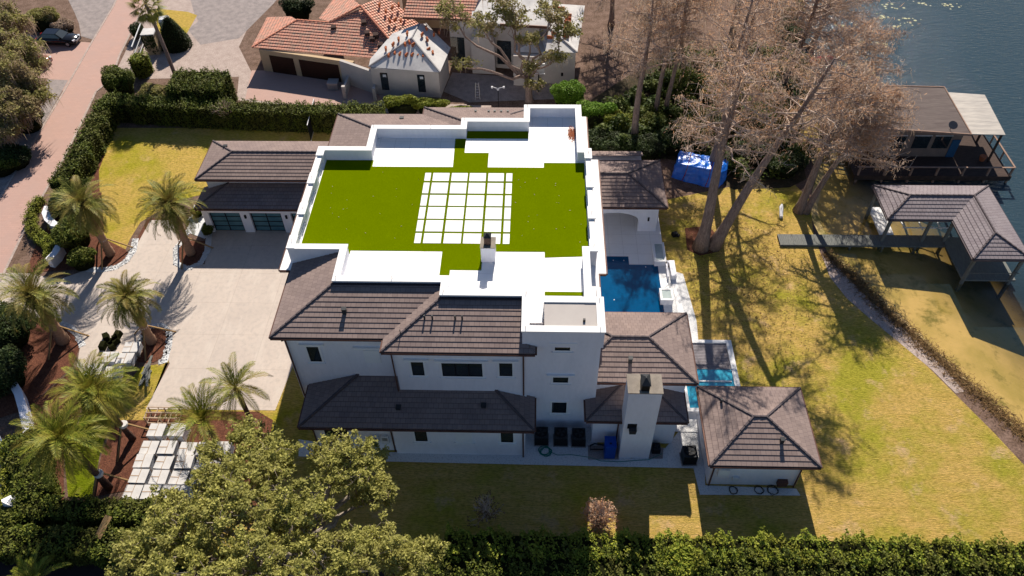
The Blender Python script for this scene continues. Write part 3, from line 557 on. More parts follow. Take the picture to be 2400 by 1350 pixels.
sheet('mulch_ring', [(13.24, 52.10), (15.37, 52.41), (16.25, 50.76), (15.83, 49.14), (14.10, 48.60), (13.10, 49.37)], .020, 'mulch')
# bottom service road
sheet('south_lane', [(-36.75, 20.48), (-25.87, 21.00), (-9.42, 21.01), (1.36, 21.08), (5.33, 20.29), (6.33, 16.48), (-34.18, 15.55)], .016, 'lane')
# white rocks as small stones along the borders
P = np.array(rockpts); npmesh('border_stones', leaves(P, .07, .8, up=1.5), 4, 'white_rock')['kind'] = 'stuff'
bpy.data.objects['border_stones']['label'] = 'small white stones edging the planting beds'; bpy.data.objects['border_stones']['category'] = 'stones'
# ================================================================ the white mansion
T, FL, E0 = 10.9, 9.92, 9.4
man = thing('white_mansion', 'large white house with a flat green turf roof terrace and dark tiled lower roofs', 'house', (-6.5, 44, 0))
# walls
wallbox(man, -16.93, 38.0, 0, 3.95, 49.27, 9.6)
wallbox(man, -16.35, 31.85, 0, -6.1, 55.3, 9.45)
wallbox(man, -9.1, 30.93, 0, -.55, 56.2, 9.43)
wallbox(man, -1.02, 33.0, 0, 3.42, 55.0, 9.62)
wallbox(man, -.55, 31.05, 0, 4.13, 33.7, 8.6, name='tower_wall'); MB().box(-.55, 31.05, 8.6, 4.13, 31.3, 10.3).build('tower_wall', 'stucco', man)
wallbox(man, -9.55, 28.7, 0, -.62, 31.2, 3.62)
wallbox(man, -15.1, 28.95, 0, -9.4, 32.0, 3.6)
# terrace slab + parapets
O = [(-17.0, 37.92), (-13.35, 37.92), (-13.35, 34.95), (-6.18, 34.95), (-6.18, 33.8), (-.87, 33.8), (-.87, 30.85), (4.32, 30.85), (4.32, 33.8), (3.6, 33.8), (3.6, 37.9), (4.13, 37.9), (4.13, 49.24), (3.55, 49.24), (3.55, 55.1), (-1.12, 55.1), (-1.12, 53.21), (-6.14, 53.21), (-6.14, 52.19), (-13.3, 52.19), (-13.3, 49.35), (-17.0, 49.35)]
def inset(pts, d):
    out = []; n = len(pts)
    for i in range(n):
        p0, p1, p2 = Vector(pts[i - 1]), Vector(pts[i]), Vector(pts[(i + 1) % n]); a = (p1 - p0).normalized(); b = (p2 - p1).normalized()
        na, nb = Vector((-a.y, a.x)), Vector((-b.y, b.x)); k = 1 + na.dot(nb); out.append(tuple(p1 + (na + nb) * (d / k)) if abs(k) > .1 else tuple(p1 + na * d))
    return out
def ring(mb, outer, inner, z0, z1, skip=()):
    n = len(outer)
    for i in range(n):
        if i in skip: continue
        j = (i + 1) % n; a, b, c, d = outer[i], outer[j], inner[j], inner[i]
        mb.poly([(*a, z1), (*b, z1), (*c, z1), (*d, z1)]); mb.poly([(*a, z0), (*b, z0), (*b, z1), (*a, z1)]); mb.poly([(*c, z0), (*d, z0), (*d, z1), (*c, z1)]); mb.poly([(*d, z0), (*c, z0), (*b, z0), (*a, z0)])
SK = (11, 21, 5 if False else 99)
for sk_ in (tuple(range(11, 22)), tuple(range(0, 12)) + (21,)):
    w_ = MB(); ring(w_, inset(O, .06), inset(O, .44), 9.3, 10.8, sk_); par = w_.build('parapet', 'stucco', man)
    w_ = MB(); ring(w_, O, inset(O, .5), 10.8, 10.9, sk_); w_.build('parapet_cap', 'cap', par)
FO = [(x, 32.2) if y == 30.85 else (x, y) for x, y in O]
MB().prism(inset(FO, .2), 9.5, FL).build('terrace_floor', 'paver_white', man)
tc = MB(); tc.box(.5, 33.31, FL, 3.12, 33.79, 10.89); tc.build('parapet', 'cap', man)
# west and east balustrade: posts with caps and slotted panels between
for side, x0, x1, px0, px1 in (('w', -16.9, -16.6, -17.04, -16.46), ('e', 3.72, 4.02, 3.60, 4.17)):
    ys = [37.94, 39.22, 41.42, 42.66, 44.84, 46.1, 48.18, 49.33] if side == 'w' else [37.91, 39.1, 41.2, 42.5, 44.6, 45.9, 48.02, 49.23]
    for k in range(0, 8, 2):
        pp = MB().box(px0 + .06, ys[k] + .05, 9.3, px1 - .06, ys[k + 1] - .05, 10.815).build('balustrade_post', 'stucco', man); MB().box(px0, ys[k], 10.815, px1, ys[k + 1], 10.925).build('post_cap', 'cap', pp)
    for k in range(1, 7, 2):
        pn = MB(); pcap = MB()
        a, b = ys[k] - .05, ys[k + 1] + .05; pn.box(x0 + .02, a, 9.3, x1 - .02, b, 10.1); n_ = 9
        for i in range(n_):
            yy = a + (b - a) * (i + .5) / n_; pn.box(x0 + .06, yy - .05, 10.1, x1 - .06, yy + .05, 10.66)
        pcap.box(x0 - .03, a, 10.66, x1 + .03, b, 10.78)
        q = pn.build('balustrade_panel', 'stucco', man); pcap.build('panel_cap', 'cap', q)
# recess on the east side and cornices
MB().box(3.5, 33.85, 9.35, 4.25, 37.95, 9.47).build('recess_floor', 'cap', man)
MB().box(3.98, 33.7, 9.47, 4.22, 35.2, 10.3).build('parapet', 'cap', man)
for cb in ((3.9, 37.25, 9.28, 4.78, 49.71, 9.45), (3.3, 49.72, 9.28, 4.06, 55.5, 9.45), (-17.66, 37.3, 9.28, -16.9, 49.9, 9.45)): MB().box(*cb).build('cornice', 'cap', man)
g = MB(); gutter(g, (4.78, 37.25, 9.46), (4.78, 49.71, 9.46), (1, 0), .1, .15); gutter(g, (4.06, 49.72, 9.46), (4.06, 55.5, 9.46), (1, 0), .1, .15); gutter(g, (4.2, 37.25, 9.46), (4.78, 37.25, 9.46), (0, -1), .1, .15); gutter(g, (4.25, 33.85, 9.46), (4.25, 37.2, 9.46), (1, 0), .1, .15); g.build('gutter', 'copper', man); g = MB(); gutter(g, (-17.66, 37.3, 9.46), (-17.66, 49.9, 9.46), (-1, 0), .1, .15); gutter(g, (-17.66, 37.3, 9.46), (-16.95, 37.3, 9.46), (0, -1), .1, .15); g.build('gutter', 'copper', man)
# artificial turf on the terrace
def tf(pts, n='turf_panel'): MB().prism(pts, FL - .02, FL + .016).build(n, 'turf', man)
tf([(-16.49, 38.44), (-12.9, 38.44), (-12.9, 38.78), (-6.5, 38.77), (-6.5, 36.49), (-5.82, 36.49), (-5.82, 36.98), (-3.7, 36.98), (-3.7, 38.8), (.58, 38.81), (.58, 38.25), (3.62, 38.42), (3.64, 48.66), (.52, 48.66), (.52, 48.07), (-3.81, 48.07), (-3.81, 49.88), (-5.73, 49.88), (-5.73, 51.7), (-6.6, 51.7), (-6.51, 48.08), (-12.78, 48.08), (-12.78, 48.86), (-16.49, 48.86)])
tf([(-5.78, 51.76), (-.74, 51.76), (-.74, 52.74), (-5.78, 52.74)]); tf([(.58, 34.74), (3.1, 34.74), (3.1, 35.08), (.58, 35.08)])
XS = [(-8.56, -8.11), (-7.94, -6.69), (-6.51, -5.29), (-5.14, -3.89), (-3.71, -2.52), (-2.34, -1.88)]; YS = [(46.38, 47.33), (44.93, 46.16), (43.53, 44.73), (42.11, 43.37), (40.77, 41.95), (39.56, 40.58)]
for y0, y1 in YS:
    for x0, x1 in XS: MB().box(x0, y0, FL, x1, y1, FL + .03).build('stepping_slab', 'cap', man)
# terrace chimney
ch = MB().box(-3.74, 37.78, FL, -2.78, 38.75, 11.24).build('chimney', 'stucco', man)
MB().box(-3.78, 37.74, 11.24, -2.74, 38.82, 11.29).build('chimney_cap', 'beige_metal', ch)
MB().box(-3.5, 38.0, 11.29, -3.05, 38.5, 11.95).build('flue', 'brown_brick', ch)
MB().obox((-3.275, 38.25, 11.95), (.52, .56, .26), 0, .12).build('flue_cap', 'dkgrey', ch)
# tower top: roof slab, landing, stairs
MB().box(.55, 31.3, 10.3, 3.9, 33.4, 10.80).build('tower_roof', 'slab', man)
MB().box(2.95, 31.75, 10.80, 3.1, 31.9, 10.98).build('vent_pipe', 'black', man)
for k in range(4): MB().box(-.42, 32.35 - .3 * k - .3, 8.6, .5, 32.35 - .3 * k, 9.80 - .2 * k).build('stair_step', 'trim', man)
MB().box(.5, 31.45, 9.2, .545, 32.4, 10.3).build('stair_rail', 'copper', man)
# small lightning rods along the parapets
for x, y in ((-16.8, 48.8), (-13.1, 51.9), (-8.5, 51.95), (-5.9, 52.9), (-.85, 54.8), (3.3, 54.8), (-16.75, 45.4), (-16.75, 42.0), (-16.75, 38.6), (-13.1, 35.2), (-9.4, 35.2), (-5.95, 34.1), (-.62, 34.0), (4.05, 33.5), (-.6, 31.1), (4.0, 31.1), (3.9, 48.6), (3.9, 45.2), (3.9, 41.8), (3.9, 38.4)):
    MB().tube([(x, y, 10.9), (x, y, 11.12)], .018, 4).build('lightning_rod', 'copper', man)
# upper roofs
s = .335; z = E0
def Z(d): return E0 + s * d
roof(man, [[(-16.9, 31.35, z), (-9.64, 31.35, z), (-6.14, 34.85, Z(3.5)), (-6.14, 34.98, Z(3.63)), (-13.3, 34.98, Z(3.63))],
           [(-16.9, 38.0, z), (-16.9, 31.35, z), (-13.28, 34.97, Z(3.62)), (-13.28, 38.0, Z(3.62))]],
     [((-16.9, 31.35, z), (-13.3, 34.95, Z(3.6)))], [((-16.9, 31.35, z), (-9.64, 31.35, z), (0, -1)), ((-16.9, 37.25, z), (-16.9, 31.35, z), (-1, 0))], soffits=[(-16.88, 31.37, -9.5, 32.2, z), (-16.88, 32.2, -16.2, 37.9, z)])
roof(man, [[(-9.64, 30.3, z), (0, 30.3, z), (-.62, 31.0, Z(.7)), (-.62, 33.86, Z(3.56)), (-6.08, 33.86, Z(3.56))],
           [(-9.64, 31.35, z), (-9.64, 30.3, z), (-6.12, 33.82, Z(3.52)), (-6.12, 34.87, Z(3.52))],
           [(0, 30.3, z), (0, 31.04, z), (-.6, 31.04, z + .2)]],
     [((-9.64, 30.3, z), (-6.14, 33.8, Z(3.5)))], [((-9.64, 30.3, z), (0, 30.3, z), (0, -1)), ((-9.64, 31.35, z), (-9.64, 30.3, z), (-1, 0)), ((0, 30.3, z), (0, 31.04, z), (1, 0))], soffits=[(-9.62, 30.32, -.02, 31.04, z)])
MB().box(-13.42, 34.86, 10.3, -6.1, 34.95, 10.72).build('flashing', 'flash', man)
MB().box(-6.26, 33.71, 10.3, -.8, 33.8, 10.72).build('flashing', 'flash', man)
roof(man, [[(-9.7, 55.8, z), (-16.9, 55.8, z), (-13.28, 52.15, Z(3.65)), (-6.1, 52.15, Z(3.65)), (-6.1, 52.25, Z(3.6))],
           [(-16.9, 55.8, z), (-16.9, 49.3, z), (-13.28, 49.3, Z(3.62)), (-13.28, 52.18, Z(3.62))]],
     [((-16.9, 55.8, z), (-13.3, 52.2, Z(3.6)))], [((-16.9, 55.8, z), (-16.9, 49.9, z), (-1, 0)), ((-9.64, 55.8, z), (-16.9, 55.8, z), (0, 1))], soffits=[(-16.88, 49.9, -9.5, 55.78, z)])
roof(man, [[(-.4, 56.8, z), (-9.64, 56.8, z), (-6.08, 53.15, Z(3.6)), (-1.1, 53.15, Z(3.6))],
           [(-9.64, 56.8, z), (-9.64, 55.8, z), (-6.1, 52.2, Z(3.54)), (-6.1, 53.2, Z(3.54))],
           [(-.4, 55.0, z), (-.4, 56.8, z), (-2.2, 55.0, z + .6)]],
     [((-9.64, 56.8, z), (-6.14, 53.3, Z(3.5))), ((-.4, 56.8, z), (-2.2, 55.0, z + .6))], [((-.4, 56.8, z), (-9.64, 56.8, z), (0, 1)), ((-9.64, 56.8, z), (-9.64, 55.8, z), (-1, 0))], soffits=[(-9.62, 55.4, -.42, 56.78, z)])
for x, y in ((-12.3, 33.0),): roofvent(man, x, y, Z(y - 31.35), .26, .42)
for x in (-7.05, -6.55, -5.1, -4.65): MB().tube([(x, 32.4 if x < -6 else 32.45, 9.9), (x, 32.4, 10.5)], .06, 8).build('vent_pipe', 'dkgrey', man)
MB().tube([(-8.5, 31.4, 9.7), (-8.5, 31.4, 10.25)], .03, 6).build('vent_pipe', 'dkgrey', man)
roofvent(man, -11.3, 54.6, Z(1.2), .3, .12, .25)
for x in (-5.2, -4.1, -3.6, -3.05, -2.5): roofvent(man, x, 55.6, Z(1.2), .14, .12, .14)
# lower front roof
z = 3.7
roof(man, [[(-15.66, 28.35, z), (0, 28.35, z), (-.0, 28.36, z + .003), (-2.75, 31.1, z + s * 2.75), (-9.0, 31.1, z + s * 2.75), (-9.0, 32.0, z + s * 3.65), (-12.0, 32.0, z + s * 3.65)],
           [(-15.66, 32.0, z), (-15.66, 28.35, z), (-12.0, 32.0, z + s * 3.66)], [(0, 28.35, z), (0, 31.15, z), (-2.8, 31.15, z + s * 2.8)]],
     [((-15.66, 28.35, z), (-12.05, 31.9, z + s * 3.6)), ((0, 28.35, z), (-2.7, 31.05, z + s * 2.7))], [((-15.66, 28.35, z), (0, 28.35, z), (0, -1)), ((-15.66, 31.8, z), (-15.66, 28.35, z), (-1, 0)), ((0, 28.35, z), (0, 31.0, z), (1, 0))],
     soffits=[(-15.64, 28.37, -.02, 31.0, z), (-15.64, 31.0, -9, 31.83, z)])
roofvent(man, -9.1, 29.7, z + .42, .3, .12, .3); roofvent(man, -3.4, 29.9, z + .5, .3, .12, .3)
# windows
window(man, -15.0, -14.22, 6.35, 7.9, 31.85); 
window(man, -8.05, -7.25, 6.2, 7.62, 30.93); window(man, -6.07, -3.43, 6.15, 7.55, 30.93, 3); window(man, -2.32, -1.47, 6.25, 7.62, 30.93)
MB().box(-11.9, 31.7, 7.75, -9.95, 31.83, 7.95).build('lintel', 'trim', man); MB().box(-11.3, 31.78, 6.3, -10.25, 31.84, 7.6).build('blank_panel', 'trim', man)
window(man, 1.24, 2.2, 8.87, 9.4, 31.05, blind='wood'); window(man, 1.2, 2.2, 5.45, 6.02, 31.05); window(man, 1.2, 2.2, 1.9, 3.15, 31.05, lintel=False)
window(man, -8.07, -7.25, 1.72, 3.2, 28.7, lintel=False); window(man, -2.25, -1.42, 1.75, 3.2, 28.7, lintel=False); window(man, -14.3, -12.7, 1.5, 3.1, 28.95, 2, lintel=False)
MB().box(-5.3, 28.63, 1.6, -4.2, 28.69, 3.1).build('blank_panel', 'trim', man); MB().box(-5.45, 28.6, 1.48, -4.05, 28.69, 1.6).build('sill', 'trim', man)
MB().box(-5.3, 30.87, 4.0, -4.2, 30.92, 4.3).build('blank_panel', 'trim', man)
downpipe(man, -9.2, 30.9, 4.5, 9.3, .55); downpipe(man, -.75, 30.9, 4.2, 9.3, .55); downpipe(man, -16.2, 31.8, 0, 9.3, .5); downpipe(man, -9.7, 28.9, 0, 3.6, .45); downpipe(man, -.75, 28.65, 0, 3.6, .3); downpipe(man, -15.0, 28.9, 0, 3.6, .5)
for x in (-10.9, -10.2): 
    b_ = MB().box(x - .25, 28.7, 1.2, x + .25, 28.94, 2.1).build('meter_box', 'white_plastic', man); MB().box(x - .18, 28.68, 1.6, x + .18, 28.7, 1.95).build('meter_lid', 'metal', b_)
# ---- garage wing
s = .335
wallbox(man, -29.15, 51.4, 0, -17.1, 53.4, 3.0); wallbox(man, -29.15, 53.25, 0, -16.5, 57.8, 4.65)
hip(man, -29.74, 52.7, -16.3, 58.2, 4.75)
zl = 3.1
roof(man, [[(-29.7, 50.75, zl), (-17.2, 50.75, zl), (-17.2, 53.28, zl + s * 2.53), (-27.17, 53.28, zl + s * 2.53)], [(-29.7, 53.6, zl), (-29.7, 50.75, zl), (-27.1, 53.35, zl + s * 2.6), (-27.1, 53.6, zl + s * 2.6)]],
     [((-29.7, 50.75, zl), (-27.2, 53.25, zl + s * 2.5))], [((-29.7, 50.75, zl), (-17.2, 50.75, zl), (0, -1)), ((-29.7, 53.5, zl), (-29.7, 50.75, zl), (-1, 0))], soffits=[(-29.68, 50.77, -17.2, 53.2, zl)])
roofvent(man, -28.0, 56.6, 5.3, .3, .15, .25)
for x0 in (-28.85, -25.2, -21.55):
    d = MB(); d.box(x0, 51.36, 0, x0 + 2.66, 51.42, 2.25); gd = d.build('garage_door', 'garage_glass', man); fr = MB()
    for i in range(3): xx = x0 + 2.66 * i / 2; fr.box(xx - .04, 51.32, 0, xx + .04, 51.37, 2.25)
    for i in range(5): zz = 2.25 * i / 4; fr.box(x0 + .04, 51.325, max(zz - .035, 0), x0 + 2.62, 51.365, zz + .035)
    fr.build('door_frame', 'black', gd)
pl = MB()
for x0, x1 in ((-29.45, -28.9), (-26.1, -25.25), (-22.45, -21.6), (-18.8, -17.1)): pl.box(x0, 51.1, 0, x1, 51.5, 2.95)
pl.box(-29.45, 51.12, 2.3, -17.1, 51.46, 2.93); pl.build('garage_pier', 'stucco', man)
for x in (-25.65, -22.0):
    l = MB().box(x - .08, 50.98, 1.75, x + .08, 51.1, 2.1).build('wall_lantern', 'black', man)
# ---- east wings
hip(man, 2.2, 31.25, 10.8, 37.4, 5.25, soff=False)
wallbox(man, 4.0, 31.7, 0, 10.2, 36.7, 5.2)
roofvent(man, 6.4, 32.6, 5.75, .24, .4)
ze = 3.5; y1 = 32.15
roof(man, [[(3.45, 29.33, ze), (10.18, 29.33, ze), (7.4, 32.1, ze + s * 2.77), (6.2, 32.1, ze + s * 2.77)], [(3.45, 32.1, ze), (3.45, 29.33, ze), (6.2, 32.1, ze + s * 2.76)], [(10.18, 29.33, ze), (10.18, 32.1, ze), (7.4, 32.1, ze + s * 2.77)]],
     [((3.45, 29.33, ze), (6.2, 32.05, ze + s * 2.73)), ((10.18, 29.33, ze), (7.42, 32.05, ze + s * 2.73))], [((3.45, 29.33, ze), (10.18, 29.33, ze), (0, -1)), ((3.45, 32, ze), (3.45, 29.33, ze), (-1, 0)), ((10.18, 29.33, ze), (10.18, 32, ze), (1, 0))], soffits=[(3.47, 29.35, 10.16, 32.0, ze)])
wallbox(man, 4.0, 29.85, 0, 9.65, 32.1, 3.45)
chm = MB().box(5.85, 28.65, 0, 7.93, 30.05, 7.66).build('chimney', 'stucco', man)
MB().box(5.79, 28.6, 7.66, 7.99, 30.1, 7.74).build('chimney_cap', 'beige_metal', chm)
MB().box(6.62, 28.75, 7.74, 7.12, 29.6, 8.35).build('flue', 'black', chm); MB().obox((6.87, 29.17, 8.35), (.6, .95, .3), 0, .1).build('flue_cap', 'dkgrey', chm)
MB().box(6.1, 28.6, 3.75, 6.7, 28.66, 4.25).build('wall_vent', 'black', chm); MB().obox((6.45, 28.5, 3.45), (.42, .3, .45), 0, 1.2).build('vent_hood', 'dkgrey', chm)
downpipe(man, 5.7, 29.8, 0, 3.4, .45)
# ================================================================ pool court
sheet('pool_deck', [(3.9, 37.6), (6.0, 37.6), (6.0, 41.9), (11.0, 41.6), (11.0, 49.9), (11.0, 57.2), (3.9, 57.2)], .19, 'paver_white')
MB().prism([(3.95, 37.65), (10.34, 37.65), (10.34, 47.27), (7.92, 47.27), (7.92, 48.24), (4.6, 48.24), (4.6, 41), (3.95, 41)], .12, .215).build('swimming_pool', 'pool')
tag(bpy.data.objects['swimming_pool'], 'deep blue swimming pool beside the east wall of the white house', 'pool')
pool = bpy.data.objects['swimming_pool']; BASE[pool] = tuple(pool.location)
for x, y in ((6.6, 47.75), (7.5, 47.75), (9.3, 47.0), (6.4, 43.2)): MB().lathe((x, y, .215), [(.05, 0), (.05, .012)], 8).build('pool_light', 'lightlens', pool)
MB().box(4.6, 41.0, .215, 10.2, 41.4, .22).build('pool_ledge', mat('shallow_pool_ledge', (.01, .16, .30), (.0, .11, .24), 1, .2), pool)
for i, (b, lb) in enumerate((((10.02, 47.1, 10.95, 49.35), 'white raised planter box with a glass top beside the pavilion pier'), ((10.1, 42.72, 11.1, 43.95), 'white planter box with a glass top at the middle of the pool edge'))):
    x0, y0, x1, y1 = b; t_ = thing('planter_box', lb, 'planter', ((x0 + x1) / 2, (y0 + y1) / 2, .1), 'white planter boxes along the pool edge')
    MB().box(x0, y0, .1, x1, y1, .78).build('box_wall', 'stucco', t_); c = MB(); c.box(x0 - .04, y0 - .04, .78, x1 + .04, y0 + .14, .84); c.box(x0 - .04, y1 - .14, .78, x1 + .04, y1 + .04, .84); c.box(x0 - .04, y0 + .14, .78, x0 + .14, y1 - .14, .84); c.box(x1 - .14, y0 + .14, .78, x1 + .04, y1 - .14, .84); c.build('rim', 'cap', t_)
    MB().box(x0 + .14, y0 + .14, .7, x1 - .14, y1 - .14, .80).build('glass_top', mat('pale_glass_%d' % i, (.45, .52, .50), (.35, .42, .42), 1, .1, spec=.8), t_)
w_ = MB(); w_.box(10.95, 45.6, 0, 11.1, 47.1, .55); tag(w_.build('garden_wall', 'stucco'), 'low white wall between the pool and the white gravel', 'wall')
w_ = MB(); w_.box(11.3, 45.7, 0, 11.75, 47.6, .45); w_.box(11.12, 47.35, 0, 11.3, 47.6, .44); tag(w_.build('garden_wall', 'stucco'), 'short white stepped wall outside the pool planter box', 'wall')
sheet('gravel_court', [(11.1, 47.3), (11.9, 46.6), (12.4, 46.4), (12.85, 41.2), (12.6, 37), (10.4, 37), (10.4, 47.3)], .03, 'white_rock')
sheet('stone_path', [(11.35, 46.3), (11.75, 46.3), (12.0, 41), (11.5, 41)], .05, 'cap')
# spa
spa = thing('spa', 'raised white spa basin with a slatted cover and turquoise water east of the tiled wing', 'spa', (13.6, 36.5, 0))
s_ = MB(); s_.box(10.9, 38.65, 0, 15.15, 38.95, .42); s_.box(14.75, 32.6, 0, 15.15, 38.65, .42); s_.box(10.9, 32.3, 0, 15.15, 32.6, .42); s_.box(10.9, 32.6, 0, 11.2, 38.65, .42); s_.build('coping', 'cap', spa)
MB().box(11.2, 32.6, .05, 14.75, 36.15, .30).build('water', 'spa_water', spa)
MB().box(11.2, 36.15, .05, 14.75, 38.65, .25).build('basin', 'trim', spa)
c = MB()
for i in range(17): yy = 36.2 + i * .145; c.box(12.0, yy, .28, 14.72, yy + .11, .33)
c.build('slatted_cover', 'slat', spa); MB().box(11.2, 35.0, .31, 14.6, 35.12, .36).build('step_edge', 'white_plastic', spa)
sheet('terrace', [(9.8, 30.8), (11.6, 30.8), (11.7, 33), (11.3, 33), (9.8, 33)], .06, 'cap')
# pavilion
pav = thing('pool_pavilion', 'white pavilion with arched opening and tiled hip roof at the head of the pool', 'pavilion', (7.9, 54, 0))
a0, a1, yw = 4.6, 8.95, 51.45; aw = MB(); ztop = 3.3; n = 24; cx_ = (a0 + a1) / 2; rx = (a1 - a0) / 2; prev = None
for k in range(n + 1):
    th = math.pi * k / n; x = cx_ - rx * math.cos(th); zz = 1.25 + 1.1 * math.sin(th) ** .8 if 0 < k < n else 1.25
    if prev:
        px_, pz_ = prev; aw.poly([(px_, yw, pz_), (x, yw, zz), (x, yw, ztop), (px_, yw, ztop)]); aw.poly([(x, yw, zz), (px_, yw, pz_), (px_, yw + .5, pz_), (x, yw + .5, zz)]); aw.poly([(x, yw + .5, zz), (px_, yw + .5, pz_), (px_, yw + .5, ztop), (x, yw + .5, ztop)])
    prev = (x, zz)
aw.build('arch', 'stucco', pav)
p_ = MB(); p_.box(a1, 51.45, 0, 10.55, 51.95, 3.3); p_.build('pier', 'stucco', pav); wallbox(pav, 10.1, 51.95, 0, 10.55, 56.9, 3.3); wallbox(pav, 4.1, 56.5, 0, 10.1, 56.9, 3.3)
MB().box(3.9, 51.38, 3.0, 10.6, 51.45, 3.24).build('moulding', 'trim', pav)
MB().box(4.6, 56.35, .9, 7.6, 56.5, 2.3).build('panel', mat('navy_panel', (.01, .05, .13), None, 1, .3), pav); MB().box(4.6, 55.2, .2, 7.2, 55.6, .55).build('bench', 'cap', pav)
roof(pav, [[(4.3, 50.95, 3.45), (11.12, 50.95, 3.45), (7.92, 54.15, 4.52), (4.3, 54.15, 4.52)], [(11.12, 50.95, 3.45), (11.12, 57.35, 3.45), (7.92, 54.15, 4.52)], [(11.12, 57.35, 3.45), (4.3, 57.35, 3.45), (4.3, 54.15, 4.52), (7.92, 54.15, 4.52)]],
     [((11.12, 50.95, 3.45), (7.92, 54.15, 4.52)), ((11.12, 57.35, 3.45), (7.92, 54.15, 4.52)), ((4.3, 54.15, 4.52), (7.92, 54.15, 4.52))], [((4.3, 50.95, 3.45), (11.12, 50.95, 3.45), (0, -1)), ((11.12, 50.95, 3.45), (11.12, 57.35, 3.45), (1, 0)), ((11.12, 57.35, 3.45), (4.3, 57.35, 3.45), (0, 1))], soffits=[(4.3, 50.97, 11.1, 57.33, 3.45)])
MB().box(4.3, 57.4, 0, 9.5, 58.4, 3.3).build('wall', 'stucco', pav)
roof(pav, [[(9.6, 58.6, 3.5), (4.3, 58.6, 3.5), (4.3, 57.5, 3.85), (9.6, 57.5, 3.85)]], course=.36)
MB().box(9.7, 51.33, 1.5, 9.84, 51.45, 1.85).build('wall_lantern', 'black', pav)
# cabana
cab = thing('garden_cabana', 'detached white outbuilding with a tiled hip roof near the south hedge', 'outbuilding', (14.8, 29.4, 0))
wallbox(cab, 11.65, 26.75, 0, 17.55, 31.9, 3.0)
hip(cab, 11.3, 26.32, 18.33, 32.5, 3.15)
downpipe(cab, 11.75, 26.7, 0, 3.1, .4); downpipe(cab, 17.4, 26.7, 0, 3.1, .4)
roofvent(cab, 16.0, 27.8, 3.15 + .335 * 1.5, .22, .4); MB().tube([(12.6, 30.9, 3.5), (12.6, 30.9, 3.95)], .08, 8).build('vent_pipe', 'dkgrey', cab)
MB().box(12.05, 26.45, 1.5, 12.75, 26.74, 2.3).build('electric_box', 'white_plastic', cab); MB().box(13.2, 26.6, .7, 13.6, 26.74, 1.1).build('junction_box', 'white_plastic', cab)
MB().box(16.2, 26.45, .35, 16.85, 26.74, .85).build('hose_reel', 'copper', cab); MB().box(17.6, 27.6, .3, 18.0, 28.2, .8).build('step', 'cap', cab)
def coil(cx, cy, r, turns, z=.05, j=.12, seed=1, tail=()):
    q = random.Random(seed); pts = []
    for k in range(int(turns * 14)):
        a = 2 * math.pi * k / 14; rr = r * (1 + q.uniform(-j, j)); pts.append((cx + rr * math.cos(a) + .12 * r * math.sin(a / 5) * 2, cy + rr * math.sin(a) * .95 + .1 * k / 14 * r, z + .012 * (k % 5)))
    return pts + [(x, y, z) for x, y in tail]
tag(MB().tube(coil([(0.78, 28.92)][0][0], 28.95, .38, 5, tail=[(1.6, 28.75), (2.6, 28.8), (3.9, 28.6), (4.6, 28.35), (5.8, 28.3), (7.2, 28.45), (7.9, 28.5), (8.9, 29.0)]), .022, 5).build('garden_hose', 'hose'), 'teal garden hose coiled on white stones below the air conditioners', 'hose')
for (x, y, r, lb) in ((13.3, 26.25, .28, 'small dark loop of hose on white stones below the outbuilding wall'), (15.0, 26.3, .3, 'loose dark cable loop on the stones at the middle of the outbuilding wall'), (15.9, 26.3, .34, 'tangled dark cable on the stones under the hose reel')):
    tag(MB().tube(coil(x, y, r, 2.5, seed=int(x * 9)), .018, 4).build('cable', 'black'), lb, 'cable', 'cables on the stones below the outbuilding')
# air conditioners
def condenser():
    t = thing('air_conditioner', '', 'air conditioner', (0, 0, 0), 'air conditioner condensers along the south wall')
    b = MB(); b.obox((0, 0, .08), (.92, .92, .95)); b.build('cabinet', 'dkgrey', t)
    MB().obox((0, 0, 0), (1.05, 1.05, .08)).build('pad', 'gravel', t)
    f = MB(); f.lathe((0, 0, 1.03), [(.40, 0), (.42, .05), (.36, .09), (.36, .03)], 20); fr = f.build('fan_shroud', 'black', t)
    bl = MB()
    for k in range(4):
        a = k * math.pi / 2; bl.poly([(0, 0, 1.09), (.33 * math.cos(a), .33 * math.sin(a), 1.075), (.33 * math.cos(a + .8), .33 * math.sin(a + .8), 1.11)])
    bl.build('fan_blade', 'dkgrey', fr); lv = MB()
    for i in range(9): zz = .16 + i * .095; lv.box(-.47, -.48, zz, .47, -.462, zz + .035)
    lv.build('louvre', 'black', t); return t
ac = condenser(); ac.location = (.5, 29.95, 0); ac['label'] = 'leftmost grey air conditioner under the tower window'
copytree(ac, (1.85, 29.93, 0), label='middle grey air conditioner of the three under the tower'); copytree(ac, (3.1, 29.9, 0), label='right grey air conditioner of the three, beside the chimney pad')
c = copytree(ac, (10.62, 28.6, 0), rz=.05, label='single black air conditioner in the gap beside the outbuilding', scale=(1.0, 1.0, 1.05)); copytree(ac, (8.45, 29.25, 0), label='small shaded condenser in the corner right of the tall chimney', scale=.6)
tk = thing('pool_filter', 'blue metal pool heater cabinet standing left of the tall chimney', 'pool heater', (5.2, 28.85, .05))
MB().obox((5.2, 28.95, .05), (.72, .85, 1.45)).build('cabinet', 'bluebox', tk); MB().obox((5.2, 28.95, 1.5), (.78, .9, .06)).build('lid', 'bluebox', tk); MB().obox((5.2, 28.8, 1.56), (.14, .1, .05)).build('handle', 'black', tk)
tag(MB().tube([(4.85, 29.3, .55), (4.2, 29.4, .55), (3.9, 29.35, .4), (3.9, 29.1, .3), (4.4, 29.1, .3), (4.8, 29.1, .3)], .06, 6).build('pump_pipes', 'black'), 'black pipes between the blue cabinet and the condensers', 'pipe')
